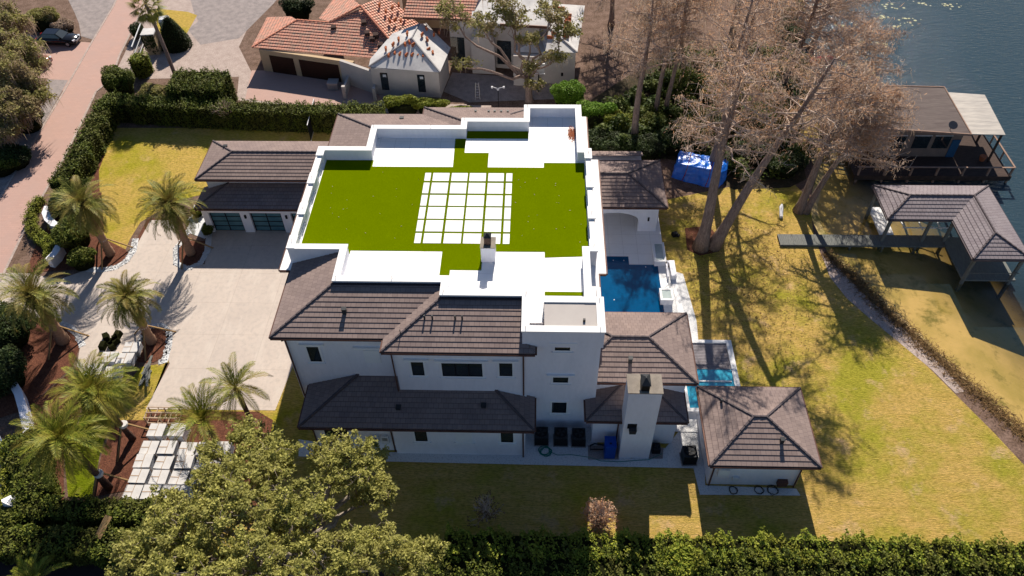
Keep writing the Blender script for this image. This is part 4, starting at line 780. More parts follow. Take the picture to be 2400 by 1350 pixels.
# small side fence and gate north of the garage
gt = thing('side_gate', 'black steel gate panel standing between the garage and the north hedge', 'gate', (-23, 67, 0))
g_ = MB(); g_.bar((-22.95, 64.6, 2.0), (-23.2, 69.2, 2.0), .06); g_.bar((-22.95, 64.6, .1), (-23.2, 69.2, .1), .06); g_.build('rail', 'white_plastic', gt); g_ = MB(); g_.bar((-22.95, 64.6, 1.05), (-23.2, 69.2, 1.05), .04, 1.8); g_.build('panel', 'black', gt)
# ================================================================ boathouse and dock
bh = thing('boathouse', 'open boathouse with an L shaped grey tiled roof on posts over the shallow water', 'boathouse', (35.5, 50, -.3)); z = 3.0; zr = z + .345 * 2.25
roof(bh, [[(39.5, 54.6, z), (29.6, 54.6, z), (31.85, 52.38, zr), (37.2, 52.38, zr)], [(29.6, 54.6, z), (29.6, 50.16, z), (31.85, 52.38, zr)], [(29.6, 50.16, z), (34.95, 50.16, z), (37.2, 52.38, zr), (31.85, 52.38, zr)],
          [(34.95, 50.16, z), (34.95, 45.5, z), (37.2, 47.78, zr), (37.2, 52.38, zr)], [(34.95, 45.5, z), (39.5, 45.5, z), (37.2, 47.78, zr)], [(39.5, 45.5, z), (39.5, 54.6, z), (37.2, 52.38, zr), (37.2, 47.78, zr)]],
     [((29.6, 54.6, z), (31.85, 52.38, zr)), ((29.6, 50.16, z), (31.85, 52.38, zr)), ((31.85, 52.38, zr), (37.2, 52.38, zr)), ((37.2, 52.38, zr), (37.2, 47.78, zr)), ((34.95, 45.5, z), (37.2, 47.78, zr)), ((39.5, 45.5, z), (37.2, 47.78, zr)), ((39.5, 54.6, z), (37.2, 52.38, zr))],
     [((29.6, 50.16, z), (34.95, 50.16, z), (0, -1)), ((34.95, 45.5, z), (39.5, 45.5, z), (0, -1)), ((34.95, 50.1, z), (34.95, 45.5, z), (-1, 0)), ((29.6, 54.6, z), (29.6, 50.16, z), (-1, 0)), ((39.5, 45.5, z), (39.5, 54.6, z), (1, 0)), ((39.5, 54.6, z), (29.6, 54.6, z), (0, 1))],
     soffits=[(29.62, 50.2, 34.95, 54.58, z), (34.96, 45.52, 39.48, 54.58, z)], material=tilemat('boathouse_tiles', (.27, .235, .24), (.24, .205, .21), .33, .36), course=.37, gut='ridge')
for x, y in ((30.0, 50.4), (30.0, 54.3), (33.4, 50.4), (33.4, 54.3), (35.3, 50.4), (39.2, 50.4), (35.4, 45.9), (39.2, 45.9), (39.2, 54.3), (36.8, 54.3)): MB().box(x - .11, y - .11, -2, x + .11, y + .11, 2.9).build('post', 'greywood', bh)
MB().box(35.3, 45.8, .12, 39.6, 50.9, .3).build('deck', 'greywood', bh); MB().box(30.1, 51.25, .12, 31.3, 54.8, .3).build('deck', 'cap', bh)
l = MB()
for a, b in (((32.0, 51.6, .75), (36.0, 51.6, .75)), ((32.0, 52.9, .75), (36.0, 52.9, .75)), ((32.2, 51.6, .75), (32.0, 52.9, .75)), ((33.6, 51.3, .8), (33.6, 53.2, .8)), ((35.2, 51.3, .8), (35.2, 53.2, .8)), ((34.0, 52.2, .95), (36.0, 52.2, .95))): l.bar(a, b, .09)
l.build('boat_lift', 'white_plastic', bh)
MB().bar((35.3, 45.7, 1.2), (39.5, 45.7, 1.2), .05).build('rail', 'greywood', bh)
dk = thing('dock', 'straight grey plank walkway from the lawn to the boathouse', 'dock', (28, 50.5, -.2))
pl = MB(); k = 0; x = 21.2
while x < 35.25:
    sh = .004 * ((k * 7) % 3); pl.box(x, 49.85, .16, x + .145, 51.2, .22 + sh); x += .155; k += 1
pl.build('planks', 'greywood', dk); pl = MB(); pl.box(21.2, 49.88, .0, 35.25, 49.98, .155); pl.box(21.2, 51.05, .0, 35.25, 51.15, .155); pl.build('stringer', 'greywood', dk)
for x in (24.5, 27.3, 30.1, 32.9):
    for y in (50.0, 51.05): MB().box(x - .08, y - .08, -2, x + .08, y + .08, .0).build('pile', 'greywood', dk)
# ================================================================ old boathouse
ob = thing('old_boathouse', 'old brown boathouse with a flat roof and railed deck over the lake', 'boathouse', (37, 64, -.3))
mb = MB(); a_ = [(32.02, 68.71, 4.10), (40.04, 68.44, 4.10), (40.04, 60.92, 3.90), (28.99, 62.11, 3.90)]
def slab(mb, top, th):
    n = len(mb.v); k = len(top); mb.v += [tuple(p) for p in top] + [(p[0], p[1], p[2] - th) for p in top]; mb.f.append([n + i for i in range(k)]); mb.f.append([n + k + i for i in range(k)][::-1])
    for i in range(k): j = (i + 1) % k; mb.f.append([n + i, n + k + i, n + k + j, n + j])
    return mb
slab(mb, a_[::-1], .16).build('roof', 'oldroof', ob)
slab(MB(), [(40.38, 68.01, 3.80), (43.77, 67.58, 3.80), (43.31, 61.16, 3.70), (40.21, 61.27, 3.70)][::-1], .1).build('porch_roof', 'tinroof', ob)
mb = MB()
for a, b in zip(a_, a_[1:] + a_[:1]): mb.bar((a[0], a[1], a[2] - .05), (b[0], b[1], b[2] - .05), .1, .22)
mb.build('fascia', 'pinkwood', ob)
wallbox(ob, 32.3, 61.9, .6, 40.0, 68.4, 3.72, material=mat('brown_siding', (.26, .19, .155), (.22, .16, .13), 1, .8))
for x in (33.3, 35.6, 37.5):
    wd_ = MB().box(x, 61.86, 1.6, x + 1.5, 61.92, 3.0).build('window', 'glass', ob); MB().box(x - .06, 61.84, 3.0, x + 1.56, 61.93, 3.08).build('window_head', 'underlay', wd_)
MB().box(39.2, 61.8, .6, 39.95, 61.88, 2.6).build('door', mat('faded_blue_door', (.03, .10, .20), None, 1, .6), ob)
d = MB(); d.box(29.9, 59.1, .36, 44.3, 69.4, .56); d.build('deck', 'darkwood', ob)
d = MB(); d.box(29.9, 58.98, .05, 44.4, 59.09, .56); d.build('skirt_board', 'darkwood', ob)
for x in (30.2, 32.6, 35.0, 37.4, 39.8, 42.1, 44.2): MB().box(x - .08, 59.0, -2.5, x + .08, 59.16, 1.5).build('post', 'pinkwood', ob)
for y in (61.5, 64, 66.5, 69): MB().box(44.22, y - .06, .5, 44.34, y + .06, 1.5).build('post', 'pinkwood', ob)
r_ = MB(); r_.bar((29.9, 59.08, 1.52), (44.3, 59.08, 1.52), .16, .06); r_.bar((44.3, 59.05, 1.53), (44.3, 69.3, 1.53), .16, .06); r_.build('handrail', 'pinkwood', ob)
for x, y in ((43.0, 61.2), (43.1, 64.3), (43.2, 67.3)): MB().box(x - .08, y - .08, .5, x + .08, y + .08, 3.62).build('post', 'darkwood', ob)
MB().lathe((42.5, 61.4, .56), [(.22, 0), (.32, .5), (.28, .5)], 12).build('plant_pot', 'terracotta', ob)
ds = MB(); ds.lathe((0, 0, 0), [(.02, 0), (.2, .03), (.38, .1), (.42, .16)], 16); ds.v = [(38.35 + x, 61.6 + y * .8 - z * .5, 4.35 + z + y * .55) for x, y, z in ds.v]; ds.build('satellite_dish', 'dishgrey', ob); MB().tube([(38.3, 61.6, 3.9), (38.35, 61.65, 4.4)], .03, 5).build('dish_mount', 'dishgrey', ob)
wk = thing('wooden_footbridge', 'reddish plank footbridge with handrails leading to the old boathouse under the bare trees', 'footbridge', (26, 62, 0)); b_ = [(23.53, 63.73, 0.60), (30.71, 62.96, 0.60), (30.93, 63.79, 0.60), (23.67, 64.42, 0.60)]
slab(MB(), b_, .1).build('deck', 'pinkwood', wk)
for i, (a, b) in enumerate(((b_[0], b_[1]), (b_[3], b_[2]))):
    r_ = MB(); r_.bar((a[0], a[1], 1.5), (b[0], b[1], 1.5), .12, .06); r_.bar((a[0], a[1], 1.0), (b[0], b[1], 1.0), .06, .06)
    for t in (0, .2, .4, .6, .8, 1): x = a[0] + (b[0] - a[0]) * t; y = a[1] + (b[1] - a[1]) * t; r_.box(x - .05, y - .05, .5, x + .05, y + .05, 1.5)
    r_.build('handrail', 'pinkwood', wk)
# ================================================================ the neighbour's house (under repair)
nb = thing('clay_tiled_house', 'sprawling house under repair with orange clay tiles partly stripped to white underlayment', 'house', (-10, 80, 0))
A, B, C, R1, R2, AP = (-31.71, 78.00, 2.80), (-18.01, 75.82, 2.80), (-15.83, 77.19, 3.80), (-27.17, 81.54, 4.15), (-23.34, 80.97, 4.15), (-19.97, 82.65, 5.30)
mb = MB(); tiled(mb, [A, B, C, AP, R2, R1], .42, .07, ref=R1)
W1, W2 = (-31.60, 84.65, 2.80), (-28.23, 82.89, 4.00)
tiled(mb, [W1, A, R1, W2], .42, .07)
hm_ = mat('bare_roof_felt', (.06, .035, .03), None, 2, .9)
for q_ in ((-22.78, 80.21, 4.10), (-19.39, 80.42, 4.60), (-18.82, 78.83, 4.20), (-17.85, 78.55, 4.10), (-17.19, 77.36, 3.60), (-18.18, 78.09, 3.95)): MB().obox((q_[0], q_[1], q_[2] - .28), (.55, .7, .34), .2).build('missing_tile', hm_, nb)
E1, E2 = (-12.44, 80.19, 3.60), (-17.43, 85.15, 5.30)
tiled(mb, [C, E1, E2, AP], .42, .07, ref=AP)
V1, V2 = (-25.02, 82.86, 3.60), (-23.73, 89.94, 3.60)
tiled(mb, [V2, V1, R2, AP], .42, .07, ref=AP)
r_ = mb.build('roof', 'clay', nb); cr_ = mat('clay_ridge', (.62, .25, .16), (.5, .19, .12), 3)
for a, b in ((A, R1), (R1, R2), (R2, AP), (AP, C)): cp = MB(); ridgecaps(cp, a, b, .3, .45); cp.build('ridge_cap', cr_, r_)
mb = MB(); D0, D1, D2, D3 = (-14.79, 79.50, 5.60), (-7.26, 78.94, 5.60), (-6.26, 83.02, 7.00), (-14.30, 83.04, 7.00)
tiled(mb, [D0, D1, D2, D3], .42, .07); mb.build('roof', 'clay', nb)
def tri(mb, *p): mb.poly(p)
wr = MB()
a, b, ap, r2, v0, v1, ne = (-17.95, 73.37, 3.20), (-10.28, 72.32, 3.20), (-13.51, 76.24, 4.90), (-13.03, 79.40, 4.90), (-12.49, 80.41, 4.30), (-9.86, 76.92, 3.20), (-9.56, 77.27, 3.20)
wr.poly([a, b, ap]); wr.poly([b, ne, v0, r2, ap]); pass
w1, w2 = (-17.97, 74.81, 3.30), (-15.96, 78.56, 4.20)
wr.poly([a, ap, r2, w2, w1]); slab(wr, [(-7.22, 78.57, 5.80), (-4.13, 78.03, 5.60), (0.90, 77.49, 5.60), (1.75, 83.81, 6.60), (-7.31, 84.33, 6.60)][::-1], .2)
f0, f1, fa, f3, f4, f5 = (0.79, 75.39, 3.90), (4.13, 75.06, 3.90), (1.10, 78.58, 4.90), (5.24, 84.37, 4.40), (1.31, 83.90, 4.90), (0.37, 77.40, 4.00)
wr.poly([f0, f1, fa]); wr.poly([f1, f3, f4, fa]); wr.poly([f0, fa, f4, f5]); g0, g1, g2 = (-2.62, 75.55, 3.70), (0.29, 75.39, 3.70), (-0.77, 76.61, 4.30); wr.poly([g0, g1, g2])
wr.build('stripped_roof', 'underlay', nb)
gb_ = mat('grey_board', (.36, .34, .35), None, 2, .7)
for p, q in ((a, ap), (b, ap), (ap, r2), (f1, fa), (v0, v1), (g1, g2)): bt = MB(); bt.bar((p[0], p[1], p[2] + .06), (q[0], q[1], q[2] + .06), .13, .12); bt.build('ridge_board', gb_, nb)
fs = MB(); p, q = (-4.13, 78.03, 5.50), (0.90, 77.49, 5.50); fs.bar(p, q, .12, .3); fs.build('fascia', 'copper', nb); fs = MB(); p, q = (-14.80, 79.50, 5.50), (-7.26, 78.94, 5.50); fs.bar(p, q, .12, .2); fs.build('fascia', 'copper', nb)
def wseg(parent, p, q, h, material='grey_stucco', depth=.35, z0=0, name='wall'):
    p, q = Vector((p[0], p[1])), Vector((q[0], q[1])); d = (q - p).normalized(); n = Vector((-d.y, d.x)) * depth
    if n.y < 0: n = -n
    return MB().prism([tuple(p), tuple(q), tuple(q + n), tuple(p + n)], z0, h).build(name, material, parent)
def onwall(p, q, t0, t1, z0, z1, out=.05):
    p, q = Vector((p[0], p[1])), Vector((q[0], q[1])); d = q - p; n = Vector((-d.y, d.x)).normalized()
    if n.y > 0: n = -n
    a, b = p + d * t0, p + d * t1; return MB().prism([tuple(a + n * out), tuple(b + n * out), tuple(b - n * .04), tuple(a - n * .04)], z0, z1)
gp = [(-30.96, 77.77), (-26.82, 76.64), (-20.01, 75.04), (-20.09, 75.55), (-17.75, 73.21), (-10.47, 72.52), (-9.65, 79.09), (-7.90, 79.10), (-7.31, 77.33), (-4.77, 77.17), (-2.66, 74.95), (0.06, 74.71), (0.06, 75.30), (3.99, 75.49), (-9.76, 79.27), (0.04, 77.88)]
wseg(nb, gp[0], gp[2], 2.7, 'tan_stucco', .4)
q0 = gp[0]; q2 = gp[2]
for t0, t1 in ((.10, .36), (.42, .84)): onwall(q0, q2, t0, t1, 0, 2.15, .03).build('garage_door', 'redwood', nb)
wseg(nb, (q0[0] + (q2[0] - q0[0]) * .86, q0[1] + (q2[1] - q0[1]) * .86 - .06), (gp[4][0], gp[4][1]), 2.75, 'grey_stucco')
wseg(nb, gp[4], gp[5], 3.15, depth=3)
for t0 in (.13, .68): wn_ = onwall(gp[4], gp[5], t0, t0 + .11, .6, 2.7, .04).build('window', 'glass', nb); onwall(gp[4], gp[5], t0 + .04, t0 + .09, 2.2, 2.5, .05).build('sticker', 'wrap', wn_)
wseg(nb, gp[5], (gp[5][0] + .6, gp[5][1] + 4.2), 3.1, depth=.3)
wseg(nb, gp[14], gp[15], 5.4, depth=2); 
for t0, t1 in ((.0, .16), (.53, .69)): onwall(gp[14], gp[15], t0, t1, .5, 3.4, .05).build('window', 'glass', nb)
cw = MB(); p, q = gp[8], gp[9]; w4 = [(p[0], p[1]), (q[0], q[1])]
prof = [(0, 0), (1, 0), (1, 3.9), (.72, 4.9), (.72, 6.2), (.3, 6.2), (.3, 4.9), (0, 3.9)]; fr = [(p[0] + (q[0] - p[0]) * u, p[1] + (q[1] - p[1]) * u, z_) for u, z_ in prof]; bk = [(x, y + 1.6, z_) for x, y, z_ in fr]
cw.poly(fr); cw.poly(bk[::-1])
for i in range(8): j = (i + 1) % 8; cw.poly([fr[j], fr[i], bk[i], bk[j]])
cw.build('chimney', 'grey_stucco', nb)
wseg(nb, gp[10], gp[11], 3.6, depth=5); wseg(nb, gp[12], gp[13], 3.8, depth=9)
for i in (.28, .5): onwall(gp[12], gp[13], i, i + .08, 3.1, 3.4, .04).build('soffit_vent', 'wrap', nb)
onwall(gp[12], gp[13], .62, .68, .9, 1.3, .06).build('hose_reel', 'black', nb)
wseg(nb, (-16.15, 87.71), (-8.32, 86.90), 5.4, 'tan_stucco', 3)
for pts_, lb in (([(-20.98, 72.22), (-20.65, 76.58)], 'low grey garden wall with a square end pillar beside the double garage'), ([(-17.65, 71.91), (-17.74, 74.46)], 'short grey garden wall beside the small stripped wing')):
    p, q = pts_; g_ = thing('garden_wall', lb, 'wall', (p[0], p[1], 0)); wseg(g_, (p[0], p[1]), (p[0] + .35, p[1]), 1.5, depth=.35, name='pillar'); w_ = MB(); w_.bar((p[0] + .15, p[1] + .36, .6), (q[0], q[1], .6), .22, 1.2); w_.build('wall_panel', 'grey_stucco', g_)
p = [(-22.40, 74.35)][0]; bx = thing('utility_box', 'grey square utility box standing before the garden wall pillar', 'utility box', (p[0], p[1], 0)); MB().obox((p[0], p[1], 0), (1.1, 1.0, .8)).build('body', 'metal', bx); MB().obox((p[0], p[1], .8), (1.16, 1.06, .06)).build('lid', 'metal', bx)
# loose clay tiles stacked on the stripped roof
def tilestack():
    t = thing('tile_stack', '', 'roof tiles', (0, 0, 0), 'stacks of loose clay tiles waiting on the stripped roof')
    m_ = MB(); q = random.Random(3)
    for i in range(4): m_.tube([(q.uniform(-.05, .05), -.22, .09 + i * .07), (q.uniform(-.05, .05), .22, .12 + i * .07)], .11, 6)
    m_.build('curved_tiles', 'terracotta', t); return t
ts = tilestack(); spots = [(-15.85, 74.49, 3.70), (-15.23, 74.75, 3.80), (-14.67, 74.58, 3.80), (-13.96, 74.41, 3.80), (-13.33, 74.41, 3.80), (-12.66, 74.50, 3.70), (-12.19, 74.33, 3.70), (-14.17, 75.54, 4.40), (-13.73, 75.80, 4.50), (-13.29, 75.45, 4.40), (-16.25, 75.35, 4.00), (-15.48, 75.71, 4.30), (-14.95, 76.41, 4.50), (-14.08, 77.13, 4.80), (-12.50, 77.22, 4.60), (-11.93, 76.77, 4.30), (-11.71, 75.53, 3.80), (-11.24, 75.18, 3.60), (-12.18, 78.57, 4.60), (-11.32, 78.02, 4.20), (-10.83, 78.74, 4.10), (-16.42, 80.24, 4.60), (-15.83, 80.42, 4.60), (-15.19, 80.24, 4.60), (-17.02, 81.77, 4.90), (-16.36, 82.35, 5.00), (-15.73, 83.03, 5.00), (-14.89, 81.96, 4.90), (-17.86, 82.84, 5.10)]
rows = ['lowest row'] * 7 + ['middle row'] * 3 + ['left slope'] * 4 + ['right slope'] * 7 + ['shaded roof valley'] * 8
ordn = ['first', 'second', 'third', 'fourth', 'fifth', 'sixth', 'seventh', 'eighth']; cnt = {}
for i, sp in enumerate(spots):
    cnt[rows[i]] = cnt.get(rows[i], 0) + 1; lb = '%s clay tile stack from the left, %s of stripped roof' % (ordn[cnt[rows[i]] - 1], rows[i]); rz = random.uniform(-.5, .5)
    if i == 0: ts.location = sp; ts['label'] = lb
    else: copytree(ts, sp, rz, lb)
fsp = [(3.29, 81.56, 4.50), (3.23, 80.80, 4.50), (3.17, 80.05, 4.50), (3.11, 79.50, 4.40), (3.05, 78.76, 4.40), (3.00, 78.22, 4.30), (2.94, 77.50, 4.30), (1.93, 83.10, 4.60), (2.55, 82.91, 4.60), (2.14, 80.80, 4.70), (2.27, 80.06, 4.70), (1.29, 77.14, 4.30), (1.75, 77.68, 4.40)]
for i, sp in enumerate(fsp):
    lb = ('%s clay tile bundle down the long column on the east stripped roof' % ordn[i]) if i < 7 else '%s clay tile bundle beside the column on the east stripped roof' % ordn[i - 7]
    copytree(ts, sp, random.uniform(1.2, 1.9), lb, scale=(1.1, 1.6, 1))
# basketball hoop, lamp post, ladder
p = [(0.06, 73.72)][0]; bk_ = thing('basketball_hoop', 'basketball hoop with a clear white framed backboard in the shaded yard', 'basketball hoop', (p[0], p[1], 0)); MB().tube([(p[0], p[1], 0), (p[0], p[1], 2.4), (p[0] - .3, p[1] - .5, 3.0)], .07, 6).build('pole', 'black', bk_)
MB().box(p[0] - 1.0, p[1] - .6, 2.6, p[0] + .6, p[1] - .54, 3.7).build('backboard', 'wrap', bk_); f = MB(); f.box(p[0] - 1.05, p[1] - .63, 3.7, p[0] + .65, p[1] - .52, 3.78); f.box(p[0] - 1.05, p[1] - .63, 2.52, p[0] + .65, p[1] - .52, 2.6); f.build('frame', 'white_plastic', bk_); MB().tube([(p[0] - .2 + .23 * math.cos(a), p[1] - .9 + .23 * math.sin(a), 2.8) for a in [i * math.pi / 6 for i in range(13)]], .02, 4).build('rim', 'carred', bk_)
p = [(-4.10, 69.94)][0]; lp = thing('lamp_post', 'thin black lamp post with a white three armed head behind the mansion', 'lamp post', (p[0], p[1], 0)); MB().tube([(p[0], p[1], 0), (p[0], p[1], 2.9)], .04, 6).build('post', 'black', lp)
a_ = MB()
for dx in (-.6, 0, .6): a_.tube([(p[0], p[1], 2.85), (p[0] + dx, p[1], 2.98 if dx else 2.7)], .035, 5); a_.lathe((p[0] + dx, p[1], 2.85 if dx else 2.6), [(.05, 0), (.14, .08), (.12, .2), (.03, .24)], 8)
a_.build('lamp_head', 'white_plastic', lp)
p = [(-6.45, 72.46)][0]; ld = thing('folded_ladder', 'white folded stepladder standing in the shaded yard', 'ladder', (p[0], p[1], 0)); l_ = MB()
for s_ in (-.25, .25): l_.bar((p[0] + s_, p[1] - .3, 0), (p[0] + s_ * .6, p[1], 1.9), .07); l_.bar((p[0] + s_, p[1] + .5, 0), (p[0] + s_ * .6, p[1] + .02, 1.9), .07)
for i in range(6): l_.bar((p[0] - .25 + .018 * i, p[1] - .28 + .05 * i, .25 + .3 * i), (p[0] + .25 - .018 * i, p[1] - .28 + .05 * i, .25 + .3 * i), .08, .04)
l_.build('frame', 'metal', ld)
for q, lb in (([(-6.43, 70.47)][0], 'left pale concrete slab on the ground behind the mansion roof'), ([(-9.07, 70.69)][0], 'pale concrete slab beside the shrubs behind the mansion roof')):
    tag(MB().obox((q[0], q[1], 0), (3.0, .9, .12)).build('concrete_slab', 'sand'), lb, 'slab')
# ================================================================ cars, gate, small things
def car(name, label, loc, rz, paint):
    t = thing(name, label, 'car', (0, 0, 0), 'cars parked beside the brick road')
    L_, W_ = 4.9, 1.88
    prof = [(-2.45, .45, .60), (-2.4, .75, .84), (-1.9, .95, .90), (-.9, .98, .94), (.6, .97, .94), (1.5, .86, .92), (2.2, .74, .84), (2.43, .5, .66)]
    m_ = MB(); ring_ = []
    for x, z1, hw in prof:
        sec = [(-hw, .28), (-hw * 1.02, .55), (-hw * .96, z1 - .08), (-hw * .82, z1), (0, z1 + .04), (hw * .82, z1), (hw * .96, z1 - .08), (hw * 1.02, .55), (hw, .28)]; k = len(m_.v); m_.v += [(x, y, z) for y, z in sec]; ring_.append(k)
    for a, b in zip(ring_[:-1], ring_[1:]):
        for i in range(8): m_.f.append([a + i, a + i + 1, b + i + 1, b + i])
        m_.f.append([a + 8, a, b, b + 8])
    m_.f.append([ring_[0] + i for i in range(9)]); m_.f.append([ring_[-1] + i for i in range(9)][::-1]); m_.build('body', paint, t, smooth=True)
    c = MB(); lo = [(-1.95, .80), (1.1, .80)]; n = len(c.v)
    c.v += [(-2.0, -.80, .93), (1.0, -.80, .95), (1.0, .80, .95), (-2.0, .80, .93), (-1.35, -.62, 1.46), (.25, -.62, 1.47), (.25, .62, 1.47), (-1.35, .62, 1.46)]
    c.f += [[0, 1, 5, 4], [3, 7, 6, 2], [4, 5, 6, 7]]; c.build('cabin', paint, t)
    def face(a, b, c_, d, nm): m2 = MB(); m2.poly([a, b, c_, d]); m2.build(nm, 'glass', t)
    face((1.03, -.74, .97), (1.03, .74, .97), (.28, .57, 1.45), (.28, -.57, 1.45), 'windshield'); face((-2.03, .74, .95), (-2.03, -.74, .95), (-1.38, -.57, 1.44), (-1.38, .57, 1.44), 'rear_window')
    for s_ in (-1, 1): face((-1.7, s_ * .80, 1.0), (.75, s_ * .80, 1.0), (.15, s_ * .655, 1.40), (-1.3, s_ * .655, 1.40), 'side_window')
    for x in (-1.5, 1.5):
        for s_ in (-1, 1):
            w = MB(); w.tube([(x, s_ * .78, .34), (x, s_ * .97, .34)], .34, 16); wo = w.build('wheel', 'rubber', t); w = MB(); w.tube([(x, s_ * .9, .34), (x, s_ * .985, .34)], .2, 12); w.build('rim', 'metal', wo)
    for s_ in (-1, 1):
        MB().obox((2.25, s_ * .62, .60), (.22, .34, .16), s_ * .3).build('headlight', 'lightlens', t); MB().obox((-2.4, s_ * .62, .66), (.1, .36, .14)).build('tail_light', 'carred', t); MB().obox((.75, s_ * 1.0, .98), (.12, .2, .14)).build('wing_mirror', paint, t)
    MB().obox((2.44, 0, .42), (.06, .9, .18)).build('grille', 'metal', t); t.location = (loc[0], loc[1], .01); t.rotation_euler = (0, 0, rz); return t
p = [(-57.18, 83.86)][0]; car('parked_car', 'black car parked on the brick pad at the edge of the road', (p[0] + .1, p[1]), -.06, 'carblack')
p = [(-57.83, 78.94)][0]; car('parked_car', 'red car mostly hidden under the mossy tree, nearer than the black one', (p[0] - .6, p[1]), -.05, 'carred')
p = [(-44.48, 85.66)][0]; pt = thing('portable_toilet', 'white and green portable toilet behind the dark cone shaped shrub', 'portable toilet', (p[0], p[1], 0))
MB().obox((p[0], p[1], 0), (1.15, 1.15, 2.0), .3).build('cabin', 'teal_plastic', pt); m_ = MB(); m_.obox((p[0], p[1], 2.0), (1.25, 1.25, .25), .3, .75); m_.build('roof', 'white_plastic', pt); MB().obox((p[0] + .1, p[1] - .56, .15), (.75, .06, 1.7), .3).build('door', 'white_plastic', pt)
# entrance gate and pillars
g0, g1 = (-46.15, 79.52), (-46.75, 84.36); gt = thing('driveway_gate', 'slanted metal driveway gate between the hedge block and the round shrub', 'gate', (g0[0], g0[1], 0)); r_ = MB()
for zz in (.25, 1.1, 1.95): r_.bar((g0[0], g0[1], zz), (g1[0], g1[1], zz + .25), .09, .09)
r_.build('rail', 'white_plastic', gt); r_ = MB()
for i in range(18): t = i / 17; x, y = g0[0] + (g1[0] - g0[0]) * t, g0[1] + (g1[1] - g0[1]) * t; r_.box(x - .02, y - .02, .05, x + .02, y + .02, 2.0)
r_.build('picket', 'dkgrey', gt)
p = [(-44.77, 81.76)][0]; pr = thing('gate_pillar', 'ivy grown square gate pillar with a pale cap in front of the palm trunk', 'pillar', (p[0], p[1], 0)); MB().obox((p[0], p[1], 0), (1.3, 1.3, 2.5), .1).build('shaft', 'tan_stucco', pr); MB().obox((p[0], p[1], 2.5), (1.5, 1.5, .15), .1).build('cap', 'underlay', pr)
P = np.column_stack([p[0] + rng.uniform(-.75, .75, 1500), p[1] + rng.choice([-.7, .7], 1500) + rng.normal(0, .05, 1500), 2.6 * rng.beta(2.2, 1.3, 1500)]); P[:600, 0] = p[0] - .72; P[:600, 1] = p[1] + rng.uniform(-.7, .7, 600); npmesh('ivy', leaves(P, .1, .7, up=.2), 4, 'darkleaf', pr)
p = [(-37.96, 65.20)][0]
# tarp covered thing
tp = thing('tarp_cover', 'blue tarpaulin tied with red straps over a long pile beside the two big trunks', 'tarpaulin', (15.3, 59.0, 0)); q = random.Random(5); bs = [(12.80, 59.19, 0.02), (13.75, 58.69, 0.02), (14.79, 58.26, 0.02), (15.81, 57.83, 0.02), (16.77, 57.35, 0.02), (17.84, 58.63, 0.05)]; tpz = [(13.24, 59.53, 1.50), (14.14, 59.08, 1.55), (15.22, 58.77, 1.50), (16.18, 58.53, 1.50), (17.10, 58.41, 1.30), (17.91, 59.17, 1.00)]; tb = [(13.70, 61.43, 1.50), (14.70, 61.04, 1.60), (15.79, 60.72, 1.55), (16.81, 60.47, 1.50), (17.93, 60.54, 1.20), (18.31, 60.60, 0.90)]; tg = [(x, y + .6, .0) for x, y, z in tb]
rows_ = [bs, [((a[0] + b[0]) / 2 + q.uniform(-.05, .05), (a[1] + b[1]) / 2 + .12 * (-1) ** i, (a[2] + b[2]) / 2) for i, (a, b) in enumerate(zip(bs, tpz))], tpz, [((a[0] + b[0]) / 2, (a[1] + b[1]) / 2, max(a[2], b[2]) + q.uniform(.0, .12)) for a, b in zip(tpz, tb)], tb, tg]
m_ = MB(); fl = [v for r_ in rows_ for v in r_]; m_.v = fl
for i in range(5):
    for j in range(5): k = i * 6 + j; m_.f.append([k, k + 1, k + 7, k + 6])
m_.poly([r_[0] for r_ in rows_]); m_.poly([r_[-1] for r_ in rows_][::-1]); to = m_.build('sheet', 'tarp', tp, smooth=True); sm = to.modifiers.new('s', 'SUBSURF'); sm.subdivision_type = 'SIMPLE'; sm.levels = 3; sm.render_levels = 3; tx = bpy.data.textures.new('folds', 'CLOUDS'); tx.noise_scale = .55; dm = to.modifiers.new('d', 'DISPLACE'); dm.texture = tx; dm.strength = .32; dm.texture_coords = 'LOCAL'
for j in (1, 3): 
    m_ = MB(); path = [(rows_[i][j][0], rows_[i][j][1] - .04, rows_[i][j][2] + .05) for i in (0, 1, 2, 3, 4)]; m_.tube(path, .035, 5); m_.build('strap', 'carred', tp)
p = [(22.02, 53.50)][0]; tag(MB().tube([(p[0], p[1], .15), (p[0] + .25, p[1] + 1.3, .25), (p[0] + .35, p[1] + 1.6, .3)], [.16, .18, .08], 8).build('paddle_board', 'white_plastic'), 'slim white board lying on the lawn left of the dock tree', 'board')
p = [(31.98, 80.30)][0]; tag(MB().tube([(p[0] - 1.6, p[1] - .4, -.1), (p[0] - .9, p[1] - .2, .05), (p[0] + .9, p[1] + .3, .05), (p[0] + 1.7, p[1] + .6, -.1)], [.06, .32, .32, .06], 8).build('kayak', 'pink'), 'pink kayak half hidden by the bare trees at the lake edge', 'kayak')
p = [(12.23, 51.14)][0]; m_ = MB(); m_.obox((p[0], p[1], 0), (.5, .45, .35), .3, .8); m_.obox((p[0] + .3, p[1] - .2, .1), (.3, .2, .2), .9, .6); tag(m_.build('garden_light', 'black'), 'small black floodlight standing on the lawn left of the mulch ring', 'floodlight')
p = [(-34.11, 23.62)][0]; m_ = MB(); m_.tube([(p[0] - .3, p[1] - .3, 1.2), (p[0], p[1], 1.5), (p[0] + .1, p[1] + .5, 1.6)], [.2, .55, .15], 7); tag(m_.build('plastic_sheet', 'white_plastic'), 'crumpled white plastic sheet lying on the hedge corner', 'sheet')
